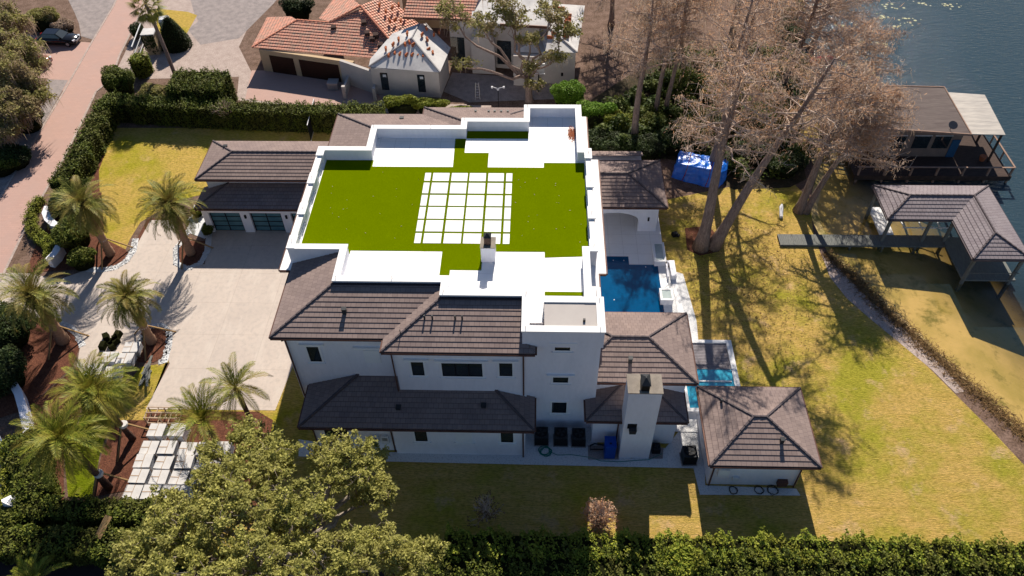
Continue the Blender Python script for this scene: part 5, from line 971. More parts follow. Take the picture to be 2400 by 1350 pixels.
p = [(-27.01, 21.83)][0]; m_ = MB(); m_.bar((p[0] - .2, p[1] - .6, 1.8), (p[0] + .2, p[1] + .7, 2.2), .5, .08); m_.bar((p[0], p[1] - .8, 1.5), (p[0] + .7, p[1] - 1.7, .9), .09); tag(m_.build('wooden_sign', 'wood'), 'small wooden board on a stake at the oak edge beside the hedge', 'board')
# curved white garden walls
def curvewall(name, label, pts, h, w=.35, material='stucco'):
    o = thing(name, label, 'wall', (pts[0][0], pts[0][1], 0)); n = len(pts); L_, R_ = [], []
    for i in range(n):
        a, b = Vector(pts[max(i - 1, 0)]), Vector(pts[min(i + 1, n - 1)]); d = (b - a).normalized(); nn = Vector((-d.y, d.x)) * w / 2; L_.append(tuple(Vector(pts[i]) + nn)); R_.append(tuple(Vector(pts[i]) - nn))
    MB().prism(L_ + R_[::-1], 0, h - .08).build('wall_body', material, o)
    L2, R2 = [], []
    for l, r in zip(L_, R_): c_ = ((l[0] + r[0]) / 2, (l[1] + r[1]) / 2); L2.append((c_[0] + (l[0] - c_[0]) * 1.25, c_[1] + (l[1] - c_[1]) * 1.25)); R2.append((c_[0] + (r[0] - c_[0]) * 1.25, c_[1] + (r[1] - c_[1]) * 1.25))
    MB().prism(L2 + R2[::-1], h - .08, h).build('wall_cap', material, o); return o
curvewall('entrance_wall', 'low curved white wall inside the clipped green hedge arc', [(-44.82, 53.38), (-44.67, 52.50), (-44.06, 51.64), (-43.26, 50.97), (-42.19, 50.75)], 1.0, .5)
curvewall('entrance_wall', 'short straight white wall with a pillar end beside the entrance shrubs', [(-41.58, 48.24), (-41.55, 47.28), (-41.78, 46.45)], 1.0, .5)
curvewall('boundary_wall', 'long curved white wall at the left edge beyond the two leaning palms', [(-41.95, 35.35), (-40.32, 34.73), (-39.06, 33.80), (-37.98, 32.66), (-37.06, 31.37), (-36.01, 29.76), (-34.77, 27.70), (-34.26, 26.71)], 1.0, .45)
curvewall('kerb_wall', 'thin white kerb wall at the lower left edge above a sunlit path', [(-38.36, 29.39), (-37.40, 28.36), (-36.49, 27.02), (-35.87, 25.72), (-35.36, 24.15)], .35, .3)
sheet('side_path', [(-44.46, 34.05), (-38.68, 29.63), (-37.55, 28.25), (-36.45, 26.26), (-35.39, 23.44), (-38.20, 22.18)], .03, 'sand')
# pallets of wrapped pavers
def pallet():
    t = thing('paver_pallet', '', 'pallet', (0, 0, 0), 'wrapped paver stacks on wooden pallets')
    b = MB()
    for y in (-.48, 0, .48): b.box(-.58, y - .06, 0, .58, y + .06, .10)
    for i in range(6): b.box(-.6 + i * .205, -.54, .10, -.48 + i * .205 + .02, .54, .13)
    b.build('wooden_pallet', 'pallet', t); m_ = MB().box(-.55, -.5, .131, .55, .5, .82).build('wrapped_stack', 'wrap', t)
    c = MB(); c.box(-.57, -.52, .821, .57, .52, .85); c.build('top_board', 'underlay', t); s_ = MB(); s_.box(-.02, -.53, .851, .02, .53, .865); s_.box(-.575, -.03, .851, -.03, .03, .862); s_.build('strap', 'pallet', t)
    for x in (-.55, 0, .55): MB().box(x - .03, -.515, .13, x + .03, -.501, .82).build('crate_slat', 'pallet', t)
    return t
pal = pallet(); pr_ = [(29.75, [(-26.7, 1), (-25.2, .9)], 'back'), (28.35, [(-26.75, 1), (-25.45, 1), (-24.1, 1), (-22.8, 1), (-21.6, 1)], 'second'), (27.25, [(-26.75, 1), (-25.35, 1), (-23.9, 1), (-22.6, 1), (-21.4, 1)], 'third'), (26.1, [(-26.65, 1), (-25.3, 1), (-23.95, 1), (-22.6, 1)], 'fourth'), (24.95, [(-26.7, 1), (-25.45, 1), (-24.2, 1), (-23.0, 1), (-21.8, 1)], 'front')]; first = True
for y, xs, rn in pr_:
    for i, (x, k) in enumerate(xs):
        lb = 'white wrapped pallet of pavers, %s from the left in the %s row under the oak' % (ordn[i], rn); xx, yy = x - .0, y; rz = random.uniform(-.05, .05)
        if first: pal.location = (xx, yy, .03); pal['label'] = lb; first = False
        else: copytree(pal, (xx, yy, .03), rz, lb, scale=(1, 1, random.uniform(.8, 1.1)))
for i, (x, y, lb) in enumerate(((-31.3, 37.3, 'wrapped pallet of pavers left of the two, behind the big palm crown'), (-32.7, 36.3, 'wrapped paver pallet at the left end of the driveway stack group'), (-31.4, 36.2, 'wrapped paver pallet in the middle of the driveway stack group'), (-33.4, 35.1, 'wrapped paver pallet nearest the palm crown on the driveway'), (-31.9, 34.9, 'wrapped paver pallet on the driveway beside the white rock border'))): copytree(pal, (x, y, .03), .05, lb, scale=(1.05, .95, .8))
tr = thing('wooden_crate_frame', 'open lattice crate frame of pale boards standing behind the wrapped pallets', 'crate', (-27, 31.2, 0)); m_ = MB()
for zz in (.15, .8):
    for i in range(4): m_.box(-28.0 + i * .75, 30.7, zz, -27.93 + i * .75, 31.7, zz + .05)
    for i in range(3): m_.box(-28.0, 30.7 + i * .46, zz + .051, -25.68, 30.77 + i * .46, zz + .09)
for x in (-28, -26.85, -25.75):
    for y in (30.7, 31.6): m_.box(x, y, 0, x + .07, y + .07, .8)
m_.build('boards', 'pallet', tr)
m_ = MB(); qq = random.Random(8)
for i in range(9): a = qq.uniform(-.5, .5); m_.bar((-29.6 + qq.uniform(-.3, .3), 36.3 + qq.uniform(-1, .6), .1 + .05 * i), (-29.3 + a, 34.6 + qq.uniform(-1, 1), .1 + .05 * i), .18, .04)
tag(m_.build('scrap_boards', 'greywood'), 'heap of loose grey boards beside the driveway palm ring', 'boards')
m_ = MB()
for i in range(7): m_.obox((-33.6 + qq.uniform(-.5, .5), 38.3 + qq.uniform(-.8, .8), 0), (.7, .5, .5), qq.uniform(0, 3), .8)
tag(m_.build('potted_shrubs', 'core'), 'dark cluster of nursery pots on the driveway beside the palm bed', 'pots')
# palm braces
def brace(loc, r=1.7, h=1.55, a0=0.0, label=''):
    x, y = loc; t = thing('palm_brace', label, 'palm brace', (x, y, 0), 'lumber braces propping the date palms')
    for k in range(3 if r > 1 else 2):
        a = a0 + k * 2 * math.pi / 3; MB().bar((x + r * math.cos(a), y + r * math.sin(a), .0), (x + .22 * math.cos(a), y + .22 * math.sin(a), h), .1, .09).build('beam', 'wood', t)
    MB().lathe((x, y, h - .15), [(.30, 0), (.32, .05), (.32, .2), (.30, .25)], 12).build('strap', 'underlay', t)
# ================================================================ palms
def fronds(c, n, L, rr, leaf_l=.42, per=34, low=-1.25, high=1.35, curl=1.2, width=.07, seed=1, droop_pow=1.6):
    r = np.random.default_rng(seed); quads = []
    for k in range(n):
        az = k * 2.39996 + r.uniform(-.2, .2); f = (k + .5) / n; el = high + (low - high) * f ** .85 + r.uniform(-.12, .12); Lk = L * r.uniform(.85, 1.08) * (.8 + .2 * min(1, f * 3)); ns = 12; p = np.array(c, float); pts = [p.copy()]; e = el
        for i in range(ns):
            e_i = e - curl * (i / ns) ** droop_pow * (1.0 + .3 * math.cos(e)); d = np.array([math.cos(az) * math.cos(e_i), math.sin(az) * math.cos(e_i), math.sin(e_i)]); p = p + d * Lk / ns; pts.append(p.copy())
        pts = np.array(pts); side = np.array([-math.sin(az), math.cos(az), 0.]); tw = r.uniform(-.5, .5)
        t = np.linspace(0, ns - 1e-3, per + 4)[3:]; i0 = t.astype(int); fr = (t - i0)[:, None]; P = pts[i0] * (1 - fr) + pts[i0 + 1] * fr; D = pts[i0 + 1] - pts[i0]; D /= np.linalg.norm(D, axis=1)[:, None]; u = t / ns
        up = np.cross(side[None, :], D); up *= np.sign(up[:, 2:3] + 1e-6); S = side[None, :] * math.cos(tw) + up * math.sin(tw)
        ll = (leaf_l * np.clip(np.sin(np.pi * np.clip(.12 + .86 * u, 0, 1)) ** .6, .15, 1))[:, None]
        for sg in (-1, 1):
            dr = S * sg * .80 + D * (.55 + .5 * u[:, None]) + up * (.28 + r.uniform(-.15, .15, (len(t), 1))) - np.array([0, 0, .15]); dr /= np.linalg.norm(dr, axis=1)[:, None]
            w = D * width * .5; quads.append(np.stack([P - w, P + dr * ll * .5 - w * 1.1, P + dr * ll, P + dr * ll * .5 + w * 1.1], 1).reshape(-1, 3)); 
        rs = []; 
        for i in range(ns): wv = side * (.035 * (1 - i / ns) + .008); quads.append(np.array([pts[i] - wv, pts[i] + wv, pts[i + 1] + wv * .8, pts[i + 1] - wv * .8]))
    return np.concatenate(quads)
def datepalm(loc, h, L, label, n=60, tr=.33, material='palmleaf', trunk='palmtrunk', lean=(0, 0), seed=1, per=31, name='date_palm', low=-1.1, boot=True):
    x, y = loc; t = thing(name, label, 'palm tree', (x, y, 0)); m_ = MB(); pts = []; rs = []; r = random.Random(seed); ns = 26
    for i in range(ns + 1):
        f = i / ns; pts.append((x + lean[0] * f, y + lean[1] * f, h * f * .93)); rs.append(tr * (1.22 - .35 * f if f < .12 else 1.0 - .05 * f) * (1.0 + (.05 if i % 2 else -.03)))
    m_.tube(pts, rs, 14); m_.build('trunk', trunk, t, smooth=True); top = (x + lean[0], y + lean[1], h * .93)
    if boot:
        b = MB(); b.lathe(top, [(tr * 1.0, -1.1), (tr * 1.45, -.75), (tr * 1.6, -.3), (tr * 1.3, .2), (tr * .5, .55)], 14); bo = b.build('crown_base', 'boots', t)
        s_ = MB()
        for k in range(60):
            a = k * 2.4; zz = -.95 + 1.2 * (k / 60); rr = tr * (1.3 + .25 * math.sin((zz + 1) * 2)); s_.bar((top[0] + rr * .9 * math.cos(a), top[1] + rr * .9 * math.sin(a), top[2] + zz), (top[0] + (rr + .14) * math.cos(a), top[1] + (rr + .14) * math.sin(a), top[2] + zz + .14), .11, .04)
        s_.build('frond_stubs', 'boots', bo)
    V = fronds((top[0], top[1], top[2] + .15), n, L, rng, leaf_l=L * .17, per=per, seed=seed, low=low); o = npmesh('fronds', V, 4, material, t); return t
datepalm([(-37.31, 48.09)][0], 6.3, 3.41, 'date palm with a thick smooth trunk beside the entrance shrubs and front lawn', seed=11)
datepalm([(-30.24, 48.29)][0], 6.1, 3.41, 'date palm in the round white edged bed beside the garage', seed=12)
datepalm([(-37.37, 38.32)][0], 5.8, 3.52, 'date palm at the left edge in the large mulch bed', seed=13, tr=.42)
datepalm([(-30.27, 38.35)][0], 5.5, 2.75, 'date palm in the driveway bed with pointed white rock border', seed=14)
datepalm([(-28.61, 29.50)][0], 6.4, 3.41, 'slim rough trunked palm leaning over the mulch, upper of the two', seed=15, material='palmleaf2', trunk='palmrough', tr=.2, boot=False, lean=(-.4, -.2), low=-.9)
datepalm([(-28.85, 25.66)][0], 7.0, 3.41, 'slim rough trunked palm beside the south hedge, lower of the two', seed=16, material='palmleaf2', trunk='palmrough', tr=.22, boot=False, lean=(-.3, -.2), low=-.9)
datepalm([(-20.61, 31.30)][0], 4.1, 2.9, 'thin crowned young palm on the lower edge of the driveway', n=24, seed=17, trunk='palmrough', tr=.17, boot=False, per=26, low=-.2)
datepalm([(-22.41, 29.16)][0], 3.3, 3.3, 'short bright palm rising behind the oak and pallets', n=24, seed=18, material='palmleaf2', trunk='palmrough', tr=.2, boot=False, low=.35)
datepalm([(-30.08, 18.44)][0], 1.5, 2.3, 'low bright palm at the bottom left corner', n=16, seed=19, material='palmleaf2', trunk='palmrough', tr=.2, boot=False, low=.1)
for q_, a0, lb in (([(-37.31, 48.09)][0], .5, 'three leg lumber brace on the palm beside the front lawn'), ([(-30.24, 48.29)][0], .4, 'three leg lumber brace on the palm beside the garage'), ([(-37.37, 38.32)][0], .3, 'lumber brace on the palm at the left edge'), ([(-30.27, 38.35)][0], .6, 'lumber brace on the palm in the driveway bed'), ([(-28.61, 29.50)][0], .3, 'lumber brace on the upper slim palm'), ([(-28.85, 25.66)][0], .2, 'lumber brace on the lower slim palm')):
    brace(q_, 1.9, 1.9, a0, lb)
# sabal palm
def fanpalm(loc, h, label, seed=3, lean=(-1.0, 0)):
    x, y = loc; t = thing('sabal_palm', label, 'palm tree', (x, y, 0)); m_ = MB(); m_.tube([(x + lean[0] * f * f, y + lean[1] * f, h * f) for f in [i / 14 for i in range(15)]], [.22 - .04 * i / 14 for i in range(15)], 10); m_.build('trunk', 'bark', t, smooth=True)
    r = np.random.default_rng(seed); c = np.array([x + lean[0], y + lean[1], h]); Q = []
    for k in range(34):
        az = k * 2.4; el = 1.2 - 2.2 * (k / 34); d = np.array([math.cos(az) * math.cos(el), math.sin(az) * math.cos(el), math.sin(el)]); tip = c + d * 1.25; side = np.array([-math.sin(az), math.cos(az), 0]); up = np.cross(side, d)
        Q.append(np.array([c - side * .03, c + side * .03, tip + side * .03, tip - side * .03]))
        for j in range(18):
            a = -1.9 + 3.8 * j / 17; ld = d * math.cos(a) + side * math.sin(a); ld = ld - np.array([0, 0, .25 + .2 * abs(a)]); w = np.cross(ld, up) * .045; L_ = .95 * (1 - .12 * abs(a)); Q.append(np.array([tip - w * .4, tip + ld * L_ * .5 - w, tip + ld * L_, tip + ld * L_ * .5 + w]))
    npmesh('fronds', np.concatenate(Q), 4, 'palmleaf', t); return t
fanpalm([(-40.74, 76.50)][0], 8.6, 'tall fan palm with a thin grey trunk beside the driveway gate', lean=(-.3, 0))
# ================================================================ hedges, shrubs, trees
def hedge(name, label, pts, w, h, dens=170, material='hedgeleaf', size=.085, group=None, wob=.30, seed=1, cat='hedge'):
    r = np.random.default_rng(seed); t = thing(name, label, cat, (pts[0][0], pts[0][1], 0), group); L_, R_ = [], []; n = len(pts)
    for i in range(n):
        a, b = Vector(pts[max(i - 1, 0)]), Vector(pts[min(i + 1, n - 1)]); d = (b - a).normalized(); nn = Vector((-d.y, d.x)) * (w / 2 - .12); L_.append(tuple(Vector(pts[i]) + nn)); R_.append(tuple(Vector(pts[i]) - nn))
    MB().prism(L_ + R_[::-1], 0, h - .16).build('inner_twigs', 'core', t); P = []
    for a, b in zip(pts[:-1], pts[1:]):
        a, b = np.array(a), np.array(b); ln = np.linalg.norm(b - a); d = (b - a) / ln; nn = np.array([-d[1], d[0]]); m = int(ln * (w + 2 * h) * dens); u = r.uniform(0, ln, m); s = r.uniform(0, w + 2 * h, m); side = np.where(s < h, 1, np.where(s > h + w, -1, 0))
        off = np.where(side == 0, s - h - w / 2, side * w / 2); z = np.where(side == 1, s, np.where(side == -1, s - h - w, h)); pos = a[None] + d[None] * u[:, None]; lump = wob * (np.sin(u * 2.3 + a[0]) * .5 + np.sin(u * 5.1 + off * 3) * .35 + np.sin(u * 9.7 + z * 4) * .3)
        off = off + np.sign(off) * lump * .6 + r.normal(0, .07, m); z = z + np.where(side == 0, lump, 0) + r.normal(0, .07, m) + np.where((side == 0) & (np.sin(u * 13 + off * 7) > .8), r.uniform(0, .35, m), 0); z = np.abs(z); P.append(np.column_stack([pos + nn[None] * off[:, None], z]))
    a = pts[0]; b = pts[-1]
    for e, o_ in ((0, -1), (-1, 1)):
        p = np.array(pts[e]); q_ = np.array(pts[1 if e == 0 else -2]); d = (p - q_) / np.linalg.norm(p - q_); nn = np.array([-d[1], d[0]]); m = int(w * h * dens); off = r.uniform(-w / 2, w / 2, m); P.append(np.column_stack([p[None] + d[None] * r.normal(.02, .07, m)[:, None] + nn[None] * off[:, None], r.uniform(0, h, m)]))
    npmesh('foliage', leaves(np.concatenate(P), size, .6, up=.8, r=r), 4, material, t); return t
def shrub(name, label, c, rx, ry, h, n, material='hedgeleaf', size=.1, group=None, seed=1, cone=0, cat='shrub', lumps=9, core=True):
    r = np.random.default_rng(seed); t = thing(name, label, cat, (c[0], c[1], 0), group)
    if cone: 
        u = r.uniform(0, 1, n) ** .6; a = r.uniform(0, 6.283, n); z = h * (1 - u); k = (np.clip(u * 1.25, 0, 1)) ** .75; P = np.column_stack([c[0] + rx * k * np.cos(a), c[1] + ry * k * np.sin(a), z]) + r.normal(0, .06, (n, 3))
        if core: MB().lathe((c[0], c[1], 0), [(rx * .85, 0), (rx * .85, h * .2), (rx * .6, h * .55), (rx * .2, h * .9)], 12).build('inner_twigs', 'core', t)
    else:
        P = [blob((c[0], c[1], h * .5), rx * .8, ry * .8, h * .45, n // 3, r, .75)]
        for i in range(lumps):
            a = i * 2.4; k = r.uniform(.35, .75); P.append(blob((c[0] + rx * k * math.cos(a), c[1] + ry * k * math.sin(a), h * r.uniform(.45, .78)), rx * .38, ry * .38, h * .24, n * 2 // 3 // lumps, r, .5))
        P = np.concatenate(P); P[:, 2] = np.abs(P[:, 2])
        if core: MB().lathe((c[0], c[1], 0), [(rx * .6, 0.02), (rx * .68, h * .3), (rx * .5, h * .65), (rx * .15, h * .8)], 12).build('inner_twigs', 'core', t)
    npmesh('foliage', leaves(P, size, .55, up=.8, r=r), 4, material, t); return t
def limb(mb, a, b, r0, r1, seg=5, wob=.12, r=random):
    a, b = Vector(a), Vector(b); L_ = (b - a).length; pts = [a]; rs = [r0]
    for i in range(1, seg + 1): f = i / seg; p = a.lerp(b, f) + (Vector((r.uniform(-1, 1), r.uniform(-1, 1), r.uniform(-.6, .6))) * wob * L_ / seg * 1.5 if i < seg else Vector()); pts.append(p); rs.append(r0 + (r1 - r0) * f)
    mb.tube(pts, rs, 6 if r0 > .05 else 4, cap=False); return pts
def broadtree(name, label, base, lobes, tr, nleaf, size, material, seed=1, fork=.3, moss=0, cluster=.30, nb=9, bark='bark', cat='tree', mossmat='moss', mossL=.9, density=1.0):
    """lobes: (x,y,z,r) crown masses; each gets a limb, branches and leaf clusters on twig ends"""
    q = random.Random(seed); r = np.random.default_rng(seed); x, y = base[:2]; t = thing(name, label, cat, (x, y, 0)); mb = MB(); br = MB(); zm = sum(l[2] for l in lobes) / len(lobes); cx, cy = sum(l[0] for l in lobes) / len(lobes), sum(l[1] for l in lobes) / len(lobes)
    fk = (x + (cx - x) * fork * .5, y + (cy - y) * fork * .5, zm * fork + .6); mb.tube([(x, y, -.1), (x, y, .3), (x + (fk[0] - x) * .5, y + (fk[1] - y) * .5, fk[2] * .6), fk], [tr * 1.5, tr * 1.05, tr * .9, tr * .8], 10); C = []; tot = sum(l[3] ** 2 for l in lobes)
    for (lx, ly, lz, lr) in lobes:
        s = limb(br, fk, (lx, ly, lz - lr * .35), tr * .5, tr * .16, 7, .3, q)
        nbr = max(5, int(nb * lr)); per = []
        for k in range(nbr):
            a = k * 2.4 + q.uniform(-.3, .3); el = q.uniform(-.25, 1.25); rr = lr * q.uniform(.6, 1.0); st = s[q.choice([-1, -1, -2, -3])]; e = Vector((lx + rr * math.cos(a) * math.cos(el), ly + rr * math.sin(a) * math.cos(el), lz + rr * .62 * math.sin(el))); bp = limb(br, st, e, tr * .12, .02, 4, .35, q)
            for j in range(5):
                o = bp[q.choice([-1, -2, -2, -3])]; tw = o + Vector((q.gauss(0, 1), q.gauss(0, 1), q.gauss(.15, .6))) * lr * .2; limb(br, o, tw, .018, .008, 2, .3, q); per.append(tw)
            per.append(e)
        m = int(nleaf * lr * lr / tot); P = np.array([tuple(v) for v in per]); w = r.uniform(.3, 1.6, len(P)); w /= w.sum(); C.append(P[r.choice(len(P), m, p=w)] + r.normal(0, cluster, (m, 3)) * np.array([1, 1, .6]))
    mb.build('trunk', bark, t, smooth=True); br.build('branches', bark, t, smooth=True); C = np.concatenate(C); npmesh('foliage', leaves(C, size, .5, up=.9, r=r), 4, material, t)
    if moss: mp = C[r.choice(len(C), moss)]; npmesh('hanging_moss', hangers(mp, mossL, .035, r), 4, mossmat, t)
    return t
def cypress(name, label, base, top, h, rad, tr=.4, seed=1, start=.45, nbr=46, density=1.0, material='cypress', mossf=.5, side=None):
    """bare deciduous conifer: straight trunk, whorls of drooping branches, rusty needle wisps"""
    q = random.Random(seed); r = np.random.default_rng(seed); x, y = base; t = thing(name, label, 'tree', (x, y, 0)); mb = MB(); tx, ty = top
    pts = [(x + (tx - x) * f + .12 * math.sin(f * 7 + seed), y + (ty - y) * f, h * f) for f in [i / 14 for i in range(15)]]; rs = [tr * (1.55 if i == 0 else 1.12 if i == 1 else 1.0 * (1 - .85 * (i / 14) ** 1.2)) for i in range(15)]
    mb.tube(pts, rs, 12); mb.build('trunk', 'bark', t, smooth=True); br = MB(); C = []; W = []
    for k in range(nbr):
        f = start + (1 - start) * (k + .5) / nbr; i = min(int(f * 14), 13); fr = f * 14 - i; o = Vector(pts[i]).lerp(Vector(pts[i + 1]), fr); az = k * 2.4 + q.uniform(-.5, .5)
        if side and q.random() < .45: az = side + q.uniform(-.9, .9)
        L_ = rad * (1 - .55 * ((f - start) / (1 - start)) ** 1.5) * q.uniform(.6, 1.1); rise = q.uniform(-.05, .45); e = o + Vector((math.cos(az) * L_, math.sin(az) * L_, L_ * rise)); bp = limb(br, o, e, .09 * (1.3 - f) + .03, .02, 6, .18, q)
        for j in range(11):
            ii = q.choice([1, 2, 2, 3, 3, 4, 4, 5, 5, 6]); s = bp[ii]; d = Vector((math.cos(az + q.uniform(-1.3, 1.3)), math.sin(az + q.uniform(-1.3, 1.3)), q.uniform(-.35, .5))) * L_ * q.uniform(.12, .34); tp = limb(br, s, s + d, .032, .012, 3, .3, q)
            for v in tp[1:]:
                C.append(tuple(v)); W.append(1)
            for _ in range(2): u = s.lerp(s + d, q.random()); v = u + Vector((q.gauss(0, 1), q.gauss(0, 1), q.gauss(0, .8))) * .45; br.tube([u, v], [.016, .009], 3, cap=False); C.append(tuple(v))
    br.build('branches', 'twig', t); C = np.array(C); n = int(len(C) * 2.1 * density); P = C[r.integers(0, len(C), n)] + r.normal(0, .22, (n, 3)); V = leaves(P, .13, .13, up=.0, down=.5, r=r, spread=.5); npmesh('needles', V, 4, material, t)
    n2 = int(len(C) * 1.5 * mossf)
    if n2: P = C[r.integers(0, len(C), n2)] + r.normal(0, .1, (n2, 3)); npmesh('hanging_moss', hangers(P, .7, .024, r), 4, 'moss', t)
    return t
def baretree(name, label, base, h, rad, seed=1, material='twig', n=40, leaf=None, cat='tree', low=0):
    q = random.Random(seed); x, y = base; t = thing(name, label, cat, (x, y, 0)); mb = MB(); top = (x, y, h * .45); mb.tube([(x, y, 0), top], [.06, .045], 6); br = MB(); C = []
    for k in range(n):
        a = k * 2.4; el = q.uniform(.25, 1.45); L_ = rad * q.uniform(.6, 1.1); z0 = q.uniform(.15, .5) * h * (.12 if low else 1); s = Vector((x, y, z0)); e = s + Vector((math.cos(a) * math.cos(el) * L_, math.sin(a) * math.cos(el) * L_, math.sin(el) * (h - z0) * q.uniform(.7, 1))); bp = limb(br, s, e, .028, .012, 4, .2, q)
        for j in range(4): o = bp[q.choice([1, 2, 3])]; v = o + Vector((math.cos(a + q.uniform(-1, 1)), math.sin(a + q.uniform(-1, 1)), q.uniform(.2, 1.0))) * L_ * .3; limb(br, o, v, .012, .007, 2, .2, q); C.append(tuple(v))
    mb.build('trunk', material, t); br.build('branches', material, t)
    if leaf: C = np.array(C); P = C[rng.integers(0, len(C), len(C) * 3)] + rng.normal(0, .05, (len(C) * 3, 3)); npmesh('dry_leaves', leaves(P, .07, .6), 4, leaf, t)
    return t
# --- hedges
hedge('road_hedge', 'tall clipped green hedge running along the brick road', [(-44.80, 68.67), (-44.42, 63.49), (-44.06, 58.09), (-44.34, 55.26)], 1.7, 2.3, 150, seed=1)
hedge('north_hedge', 'long dark clipped hedge along the far side of the front lawn', [(-45.07, 68.67), (-33.83, 67.45), (-24.73, 66.91), (-15.61, 66.83)], 1.7, 2.5, 150, 'hedgeleaf', seed=2)
hedge('north_hedge', 'thick tall hedge block beside the neighbour drive, above the small bare tree', [(-38.25, 70.67), (-32.65, 70.55)], 3.6, 3.4, 150, 'hedgeleaf', seed=3)
hedge('south_hedge', 'long clipped hedge along the south edge of the big lawn', [(-5.40, 21.43), (9.41, 21.45), (20.03, 21.51), (32.04, 21.44)], 1.5, 1.7, 190, 'brightleaf', seed=4, size=.085, wob=.55)
hedge('south_hedge', 'dark lower hedge row along the bottom edge in front of the bright one', [(-6.64, 20.30), (11.91, 20.38), (31.14, 19.93)], 1.9, 1.6, 150, 'hedgeleaf', seed=5, wob=.5)
hedge('palm_hedge', 'dark hedge row just above the lower left lane, nearer the palms', [(-33.65, 23.41), (-25.84, 23.27), (-20.41, 23.14)], 1.3, 1.7, 170, 'hedgeleaf', seed=6)
hedge('lane_hedge', 'dark hedge row directly beside the shaded lower lane', [(-33.99, 21.11), (-25.89, 21.05), (-20.89, 20.96)], 1.7, 1.7, 170, 'hedgeleaf', seed=7)
hedge('arc_hedge', 'low bright green clipped hedge curving round the white entrance wall', [(-46.47, 54.99), (-46.59, 53.43), (-45.96, 51.68), (-44.91, 50.23), (-43.42, 49.14), (-42.50, 48.61), (-42.36, 47.23)], .75, .8, 260, 'brightleaf', size=.06, seed=8)
hedge('edge_hedge', 'bright young hedge strip beside the thin white kerb at lower left', [(-36.89, 28.61), (-35.62, 26.28), (-34.67, 23.76), (-34.06, 21.97)], .9, 1.1, 240, 'brightleaf', seed=9)
hedge('edge_hedge', 'tall green shrub row behind the curved white boundary wall', [(-35.58, 28.64), (-33.92, 26.31), (-32.66, 24.11)], 2.0, 1.9, 170, 'hedgeleaf', seed=10)
hedge('gate_hedge_block', 'square clipped hedge block at the foot of the driveway gate', [(-45.22, 77.18), (-43.78, 76.84)], 1.6, 2.2, 200, 'brightleaf', seed=11)
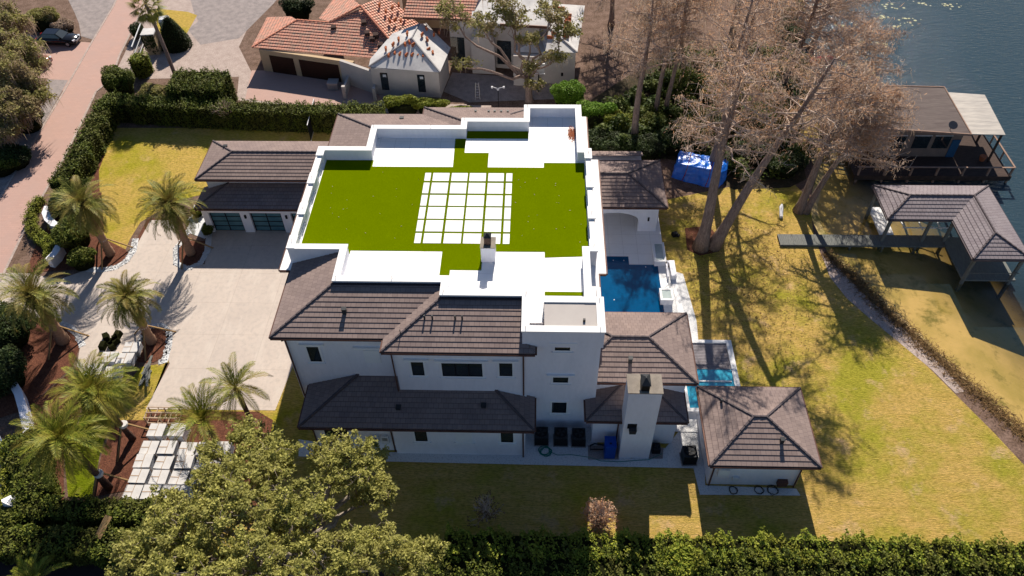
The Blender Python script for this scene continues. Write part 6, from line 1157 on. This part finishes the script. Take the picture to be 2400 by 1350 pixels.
# --- shrubs
shrub('round_shrub', 'round clipped dark ball shrub beside the driveway gate', [(-47.87, 85.06)][0], 1.05, 1.05, 1.9, 3500, 'darkleaf', .07, seed=20)
shrub('cone_shrub', 'big dark cone shaped clipped shrub in front of the portable toilet', [(-42.66, 82.91)][0], 1.75, 1.5, 4.0, 6000, 'darkleaf', .07, seed=21, cone=1)
sh_ = [((-45.26, 72.66), 2.0, 1.6, 3.6, 'hedgeleaf', 'feathery dark conifer shrub at the hedge corner beside the road'), ((-40.84, 71.46), 2.4, 1.6, 2.0, 'oak2leaf', 'loose sunlit grey green shrub between the corner conifer and tall hedge'),
       ((-40.75, 49.50), 1.7, 2.1, 2.9, 'hedgeleaf', 'tall bushy green shrub on the left of the thick trunked entrance palm'), ((-43.18, 53.46), 1.8, 1.5, 2.3, 'darkleaf', 'dark shrub mass inside the curved white entrance wall'), ((-39.10, 46.85), 1.4, 1.0, 1.7, 'hedgeleaf', 'green shrub at the driveway edge below the entrance bushes'),
       ((-29.46, 51.03), .55, .8, .9, 'hedgeleaf', 'small dark shrub at the corner of the garage'), ((-31.12, 53.31), .6, .4, .8, 'brightleaf', 'small bright shrub beside the left garage pier'),
       ((-42.00, 38.25), 3.0, 2.6, 3.2, 'darkleaf', 'large dark shrub at the left edge below the big palm'), ((-39.55, 34.13), 1.6, 2.6, 2.4, 'darkleaf', 'dark shrub behind the curved boundary wall at the left edge'),
       ((-14.21, 69.87), 2.4, 1.0, 1.9, 'brightleaf', 'bushy yellow green shrubs behind the mansion at the white wing corner'), ((-11.27, 69.89), 1.9, .9, 1.6, 'brightleaf', 'yellow green shrub right of the similar bush behind the mansion'), ((-8.09, 69.60), 1.6, .6, .8, 'brightleaf', 'low sunlit shrub behind the north roof ridge'),
       ((3.15, 70.92), 1.9, 1.6, 2.9, 'limeleaf', 'vivid lime green bush at the north east corner of the mansion'), ((5.97, 68.24), 2.2, 1.4, 2.2, 'limeleaf', 'vivid green bush beyond the right corner parapet'), ((8.32, 67.15), 2.2, 1.4, 1.6, 'brightleaf', 'sunlit green bush below the leftmost bare trunk'), ((11.37, 67.17), 2.4, 1.6, 1.6, 'hedgeleaf', 'mid green bush below the pair of thin trunks'),
       ((6.82, 63.56), 2.6, 1.8, 1.8, 'darkleaf', 'dark shrub directly behind the pool pavilion'), ((10.15, 62.90), 2.8, 1.8, 1.9, 'darkleaf', 'dark shrub behind the right end of the pavilion roof'), ((13.62, 63.96), 2.6, 1.8, 2.0, 'darkleaf', 'dark shrub above the left end of the blue tarpaulin'),
       ((16.39, 65.75), 2.8, 2.2, 2.6, 'hedgeleaf', 'shaded green shrub behind the blue tarpaulin'), ((19.70, 65.06), 3.0, 2.0, 2.8, 'darkleaf', 'dark green thicket right of the two great trunks'), ((21.74, 62.32), 2.6, 1.8, 2.2, 'darkleaf', 'dark thicket shrub left of the wooden footbridge'), ((23.40, 60.35), 2.2, 1.6, 1.8, 'darkleaf', 'dark waterside shrub just below the wooden footbridge'),
       ((19.77, 71.01), 3.0, 2.2, 3.0, 'brightleaf', 'sun flecked green shrub deep under the bare trees'), ((16.39, 72.58), 3.0, 2.2, 2.8, 'hedgeleaf', 'green undergrowth bush behind the thin twin trunks'), ((22.35, 67.98), 2.2, 1.8, 2.4, 'limeleaf', 'lime green shrub in the thicket above the footbridge'),
       ((25.36, 67.27), 1.7, 2.4, 1.6, 'hedgeleaf', 'waterside shrub at the lake edge above the footbridge'), ((26.17, 72.23), 1.9, 2.6, 1.8, 'darkleaf', 'dark waterside shrub beside the pink kayak'), ((27.93, 78.07), 1.9, 3.0, 1.8, 'hedgeleaf', 'waterside shrub under the rusty trees, nearer the lily pads'), ((29.48, 84.97), 2.0, 3.4, 1.8, 'darkleaf', 'dark shrub on the shore under the farthest rusty tree'), ((30.66, 91.57), 2.0, 3.4, 1.8, 'hedgeleaf', 'shore shrub at the top edge of the lake'), ((25.87, 62.36), 1.4, 1.4, 1.3, 'hedgeleaf', 'low green shrub on the bank between the footbridge and the leaning pair'),
       ((-29.69, 90.00), 2.2, 1.2, 2.4, 'darkleaf', 'dark shrub behind the clay tiled garage roof'), ((-60.52, 87.68), 2.4, 1.5, 2.4, 'oak2leaf', 'rounded shrub beyond the parked black car'), ((-57.58, 86.66), 1.5, 1.2, 1.3, 'moss', 'dry brown shrub at the end of the parking pad'),
       ((-34.62, 22.55), 2.2, 1.6, 1.8, 'hedgeleaf', 'green hedge shrub beside the white plastic sheet'), ((8.90, 20.50), 1.5, 1.3, 2.6, 'brightleaf', 'bushy bright shrub rising at the bottom edge of the south hedge'), ((13.50, 20.47), 1.3, .8, 1.3, 'brightleaf', 'small bright shrub at the bottom edge right of the tall one'),
       ((-51.57, 60.66), 2.0, 1.6, 2.2, 'darkleaf', 'dark round shrub at the left edge above the road'), ((-52.47, 59.65), 2.0, 1.4, 1.8, 'hedgeleaf', 'green shrub at the far left edge beside the gravel verge'), ((-54.94, 65.95), 2.6, 2.0, 3.2, 'darkleaf', 'tall dark shrub below the mossy oak'), ((-52.80, 66.71), 1.8, 1.3, 2.2, 'darkleaf', 'dark shrub between the mossy oak and the road verge')]
for i, (p, rx, ry, h, mt, lb) in enumerate(sh_):
    X_, Y_ = p; shrub('shrub', lb, (X_, Y_), rx, ry, h, int(900 + 800 * rx * (ry + h)), mt, .10, seed=30 + i)
for k, (p, lb) in enumerate((((4.93, 67.71), 'dark broad leaved plant beside the right parapet corner'), ((16.74, 62.14), 'low dark plants left of the twin trunks'))):
    X_, Y_ = p; shrub('shrub', lb, (X_, Y_), 1.2, 1.0, 1.2, 1800, 'darkleaf', .12, seed=90 + k)
# --- small bare trees
baretree('bare_tree', 'small bare pale tree standing against the north hedge', [(-31.89, 66.93)][0], 3.6, 1.5, 1, n=46)
baretree('bare_tree', 'bushy bare tree with dry brown leaves, half sunlit by the south hedge', [(4.22, 23.72)][0], 3.0, 1.25, 2, n=120, leaf='cypress', low=1)
baretree('bare_tree', 'bare tree in the deep shade of the house with a few lit twigs', [(-3.07, 23.74)][0], 3.0, 1.3, 3, n=34, leaf='rubbish')
# --- the great oak in the foreground
broadtree('great_oak', 'great sunlit olive green live oak filling the lower left foreground', [(-14.74, 20.40)][0], [(-16.14, 23.86, 6.50, 2.20), (-18.62, 22.95, 6.00, 1.90), (-21.32, 21.23, 5.50, 1.50), (-11.04, 24.11, 6.50, 1.90), (-9.45, 22.85, 5.50, 1.50), (-16.47, 20.31, 7.50, 2.40), (-19.75, 19.47, 7.00, 2.20), (-13.06, 20.12, 7.50, 2.20), (-8.80, 18.91, 6.00, 1.90), (-5.81, 19.18, 5.00, 1.20), (-6.85, 18.19, 5.50, 1.40), (-11.07, 17.24, 7.50, 2.20), (-14.53, 16.95, 8.00, 2.20), (-18.22, 16.62, 7.50, 2.20), (-21.80, 17.92, 6.50, 1.80), (-16.90, 25.94, 5.50, 1.40), (-12.81, 25.71, 5.50, 1.10), (-9.91, 25.46, 5.00, 0.90), (-18.67, 27.00, 5.00, 1.10), (-20.46, 25.56, 5.00, 0.90)], .55, 92000, .095, 'oakleaf', seed=41, cluster=.13, nb=9, bark='oakbark', fork=.25, moss=900, mossL=.6)
# --- sparse oak in the neighbour's yard
broadtree('yard_oak', 'sparse grey green oak with long bare limbs before the grey walled house', [(-0.93, 72.00)][0], [(-9.13, 73.99, 9.00, 1.80), (-5.57, 71.85, 9.00, 1.60), (-2.66, 73.12, 9.00, 1.70), (1.16, 73.03, 9.50, 1.80), (2.88, 72.01, 8.00, 1.50), (-0.93, 71.66, 7.50, 1.20), (-7.69, 69.37, 6.00, 0.90), (1.65, 70.99, 6.00, 1.20), (-0.91, 70.24, 5.00, 1.00), (-3.51, 73.80, 10.00, 1.50), (-0.25, 70.28, 3.00, 0.90)],   .38, 8500, .15, 'oak2leaf', seed=42, cluster=.22, nb=5, fork=.3, moss=500)
# --- mossy oak at upper left
broadtree('mossy_oak', 'large oak hung with grey moss at the upper left beside the road', [(-57.45, 63.74)][0], [(-58.31, 77.82, 6.00, 2.60), (-53.97, 72.53, 5.50, 2.20), (-53.43, 67.64, 6.00, 2.80), (-51.70, 67.70, 4.50, 2.00), (-52.36, 63.93, 5.00, 2.40), (-50.79, 64.62, 3.80, 1.70), (-57.80, 72.51, 6.00, 3.00), (-57.99, 79.65, 4.50, 1.70), (-53.07, 71.70, 4.50, 1.70), (-50.45, 66.56, 4.00, 1.50), (-51.51, 61.83, 3.00, 1.60)], .6, 40000, .14, 'oak2leaf', seed=43, cluster=.26, nb=8, moss=8000, mossL=1.2)
# --- cypresses by the lake
cy = [((14.24, 49.65), (.3, .3), 18, 5.2, .50, 'left trunk of the two great bare cypresses on the lawn', 51, .58, 40, None), ((15.29, 49.77), (5.6, .6), 18, 5.2, .46, 'right leaning trunk of the two great bare cypresses on the lawn', 52, .62, 36, 0.3),
      ((9.68, 64.99), (.2, 0), 16, 4.4, .36, 'bare cypress whose trunk rises just behind the pool pavilion', 53, .5, 36, None), ((12.35, 69.27), (.2, 0), 16, 4.0, .26, 'left thin trunk of the twin bare cypresses in the thicket', 54, .5, 26, None), ((13.36, 69.58), (.6, .4), 16, 3.8, .24, 'right thin trunk of the twin bare cypresses in the thicket', 55, .5, 24, None),
      ((16.63, 59.96), (.6, .6), 18, 5, .40, 'bare cypress behind the blue tarpaulin', 56, .5, 34, None), ((18.85, 65.06), (.3, .6), 17, 5, .32, 'bare cypress deep in the thicket behind the leaning trunk', 57, .5, 22, None),
      ((23.68, 54.51), (1.8, 1.0), 13, 4.4, .36, 'left trunk of the leaning bare cypress pair near the dock', 58, .5, 50, .2), ((24.31, 54.40), (3.6, 1.0), 12, 4.2, .30, 'right trunk of the leaning bare cypress pair near the dock', 59, .5, 50, 0.1),
      ((22.23, 83.05), (0, 0), 16, 6.5, .42, 'dark trunked bare cypress at the top edge by the lake', 60, .35, 46, None), ((26.05, 73.44), (1.5, 0), 15, 6.5, .36, 'rusty bare cypress standing at the lake edge', 61, .35, 64, 0), ((31.20, 82.13), (1.0, 0), 13, 6.2, .3, 'farthest rusty cypress over the lily pads', 62, .3, 56, None), ((16.02, 81.17), (0, .5), 17, 5.5, .3, 'mossy bare cypress beside the white roofed wing', 63, .4, 34, None), ((8.62, 87.93), (0, .5), 14, 4.5, .3, 'mossy grey cypress just right of the stripped roof corner', 64, .3, 44, None), ((28.77, 65.84), (1.0, .3), 12, 5.0, .28, 'rusty cypress beside the old boathouse roof', 65, .35, 50, None)]
for (p, ln, h, rad, tr, lb, sd_, st, nb_, sdv) in cy:
    X_, Y_ = p; cypress('bare_cypress', lb, (X_, Y_), (X_ + ln[0], Y_ + ln[1]), h, rad, tr, sd_, st, nb_, side=sdv, mossf=.9 if sd_ in (53, 54, 63, 64) else .35, material='moss' if sd_ in (64,) else 'cypress')
# reeds, leaf litter and lily pads
rr_ = np.random.default_rng(5); ln_ = [(24.97, 49.15), (25.72, 47.82), (26.84, 45.98), (27.64, 43.83), (28.68, 41.56), (29.99, 39.40), (31.35, 36.73), (32.87, 34.05), (34.52, 31.35), (35.85, 28.99)]; P = []
for a, b in zip(ln_[:-1], ln_[1:]):
    a, b = np.array(a), np.array(b); m = int(np.linalg.norm(b - a) * 420); u = rr_.uniform(0, 1, m)[:, None]; nrm_ = np.array([-(b - a)[1], (b - a)[0]]) / np.linalg.norm(b - a); P.append(np.column_stack([a + (b - a) * u + nrm_ * rr_.normal(-.15, .42, (m, 1)), rr_.uniform(-.05, .12, m)]))
o = npmesh('shore_reeds', leaves(np.concatenate(P), .19, .10, up=1.2, r=rr_), 4, 'rubbish'); o['kind'] = 'stuff'; o['label'] = 'brown washed up reeds along the lake shore'; o['category'] = 'reeds'
P = []
for c_, n_, s_ in (([(43.46, 93.15, -0.27), (43.33, 88.44, -0.27), (44.82, 89.98, -0.27), (39.19, 84.50, -0.27), (36.69, 78.11, -0.27), (37.27, 88.44, -0.27), (36.48, 81.68, -0.27), (48.13, 93.91, -0.27), (51.11, 93.47, -0.27), (41.40, 90.50, -0.27), (36.80, 92.62, -0.27), (34.33, 79.86, -0.27), (34.60, 76.38, -0.27)], 10, 1.0),):
    for c0 in c_: P.append(np.column_stack([c0[0] + rr_.normal(0, .8, n_), c0[1] + rr_.normal(0, .4, n_), np.full(n_, -.262) + rr_.uniform(0, .012, n_)]))
P = np.concatenate(P); V = []
for p in P: rad_ = rr_.uniform(.07, .20); V.append(np.array([[p[0] + rad_ * math.cos(k * 1.047), p[1] + rad_ * math.sin(k * 1.047), p[2]] for k in range(6)]))
o = npmesh('lily_pads', np.concatenate(V), 6, 'lily'); o['kind'] = 'stuff'; o['label'] = 'scattered pale lily pads on the lake'; o['category'] = 'water lilies'

ug = [(5.60, 70.15), (10.00, 72.14), (15.05, 81.17), (27.81, 82.12), (26.46, 71.05), (24.79, 65.10), (25.03, 60.37), (23.95, 59.07), (19.47, 58.71), (14.46, 63.97), (12.56, 61.90), (5.93, 62.52)]
def inpoly(px, py, poly):
    ins = np.zeros(px.shape, bool)
    for (ax, ay), (bx, by) in zip(poly, poly[1:] + poly[:1]): ins ^= ((ay > py) != (by > py)) & (px < (bx - ax) * (py - ay) / (by - ay + 1e-12) + ax)
    return ins
ux = [p[0] for p in ug]; uy = [p[1] for p in ug]; X_ = rr_.uniform(min(ux), max(ux), 110000); Y_ = rr_.uniform(min(uy), max(uy), 110000); k_ = inpoly(X_, Y_, ug) & (np.sin(X_ * .9 + np.sin(Y_ * .7) * 2) + np.sin(Y_ * 1.3 + X_ * .4) + rr_.normal(0, .5, 110000) > -.5)
X_, Y_ = X_[k_], Y_[k_]; H_ = .5 + .5 * np.sin(X_ * 1.7) * np.sin(Y_ * 1.9 + 1); P = np.column_stack([X_, Y_, rr_.uniform(.05, 1, len(X_)) * (.5 + 1.7 * H_)])
o = npmesh('undergrowth', leaves(P, .2, .5, up=.9, r=rr_), 4, 'ground_cover'); o['kind'] = 'stuff'; o['label'] = 'dark green undergrowth below the bare lakeside trees'; o['category'] = 'undergrowth'

# fallen leaves
def scatter(name, label, P, size, material, cat='leaves'):
    o = npmesh(name, leaves(P, size, .55, up=2.5, r=rr_), 4, material); o['kind'] = 'stuff'; o['label'] = label; o['category'] = cat
c0 = [(15.26, 46.57)][0]; n_ = 5200; P = np.column_stack([c0[0] + rr_.normal(0, 4.2, n_), c0[1] + rr_.normal(0, 5.5, n_), np.full(n_, .03) + rr_.uniform(0, .02, n_)]); P = P[(P[:, 0] > 12.9) & (P[:, 0] < 22) & (P[:, 1] > 33)]
scatter('fallen_leaves', 'brown needles and leaves fallen on the lawn below the great trunks', P, .055, 'rubbish')
c0 = [(2.80, 52.43, 9.96)][0]; n_ = 700; P = np.column_stack([c0[0] + rr_.normal(0, .16, n_), c0[1] + rr_.normal(0, .42, n_), 9.935 + rr_.uniform(0, .07, n_)]); scatter('leaf_pile', 'rust brown pile of leaves in the terrace corner', P, .05, 'terracotta')
n_ = 70; P = np.column_stack([rr_.uniform(-15.5, 3.2, n_), rr_.uniform(39.5, 47.5, n_), np.full(n_, 9.965)]); P = P[(P[:, 0] < -8.8) | (P[:, 0] > -1.6)]; scatter('stray_leaves', 'a few stray dry leaves on the green roof turf', P, .05, 'pallet')
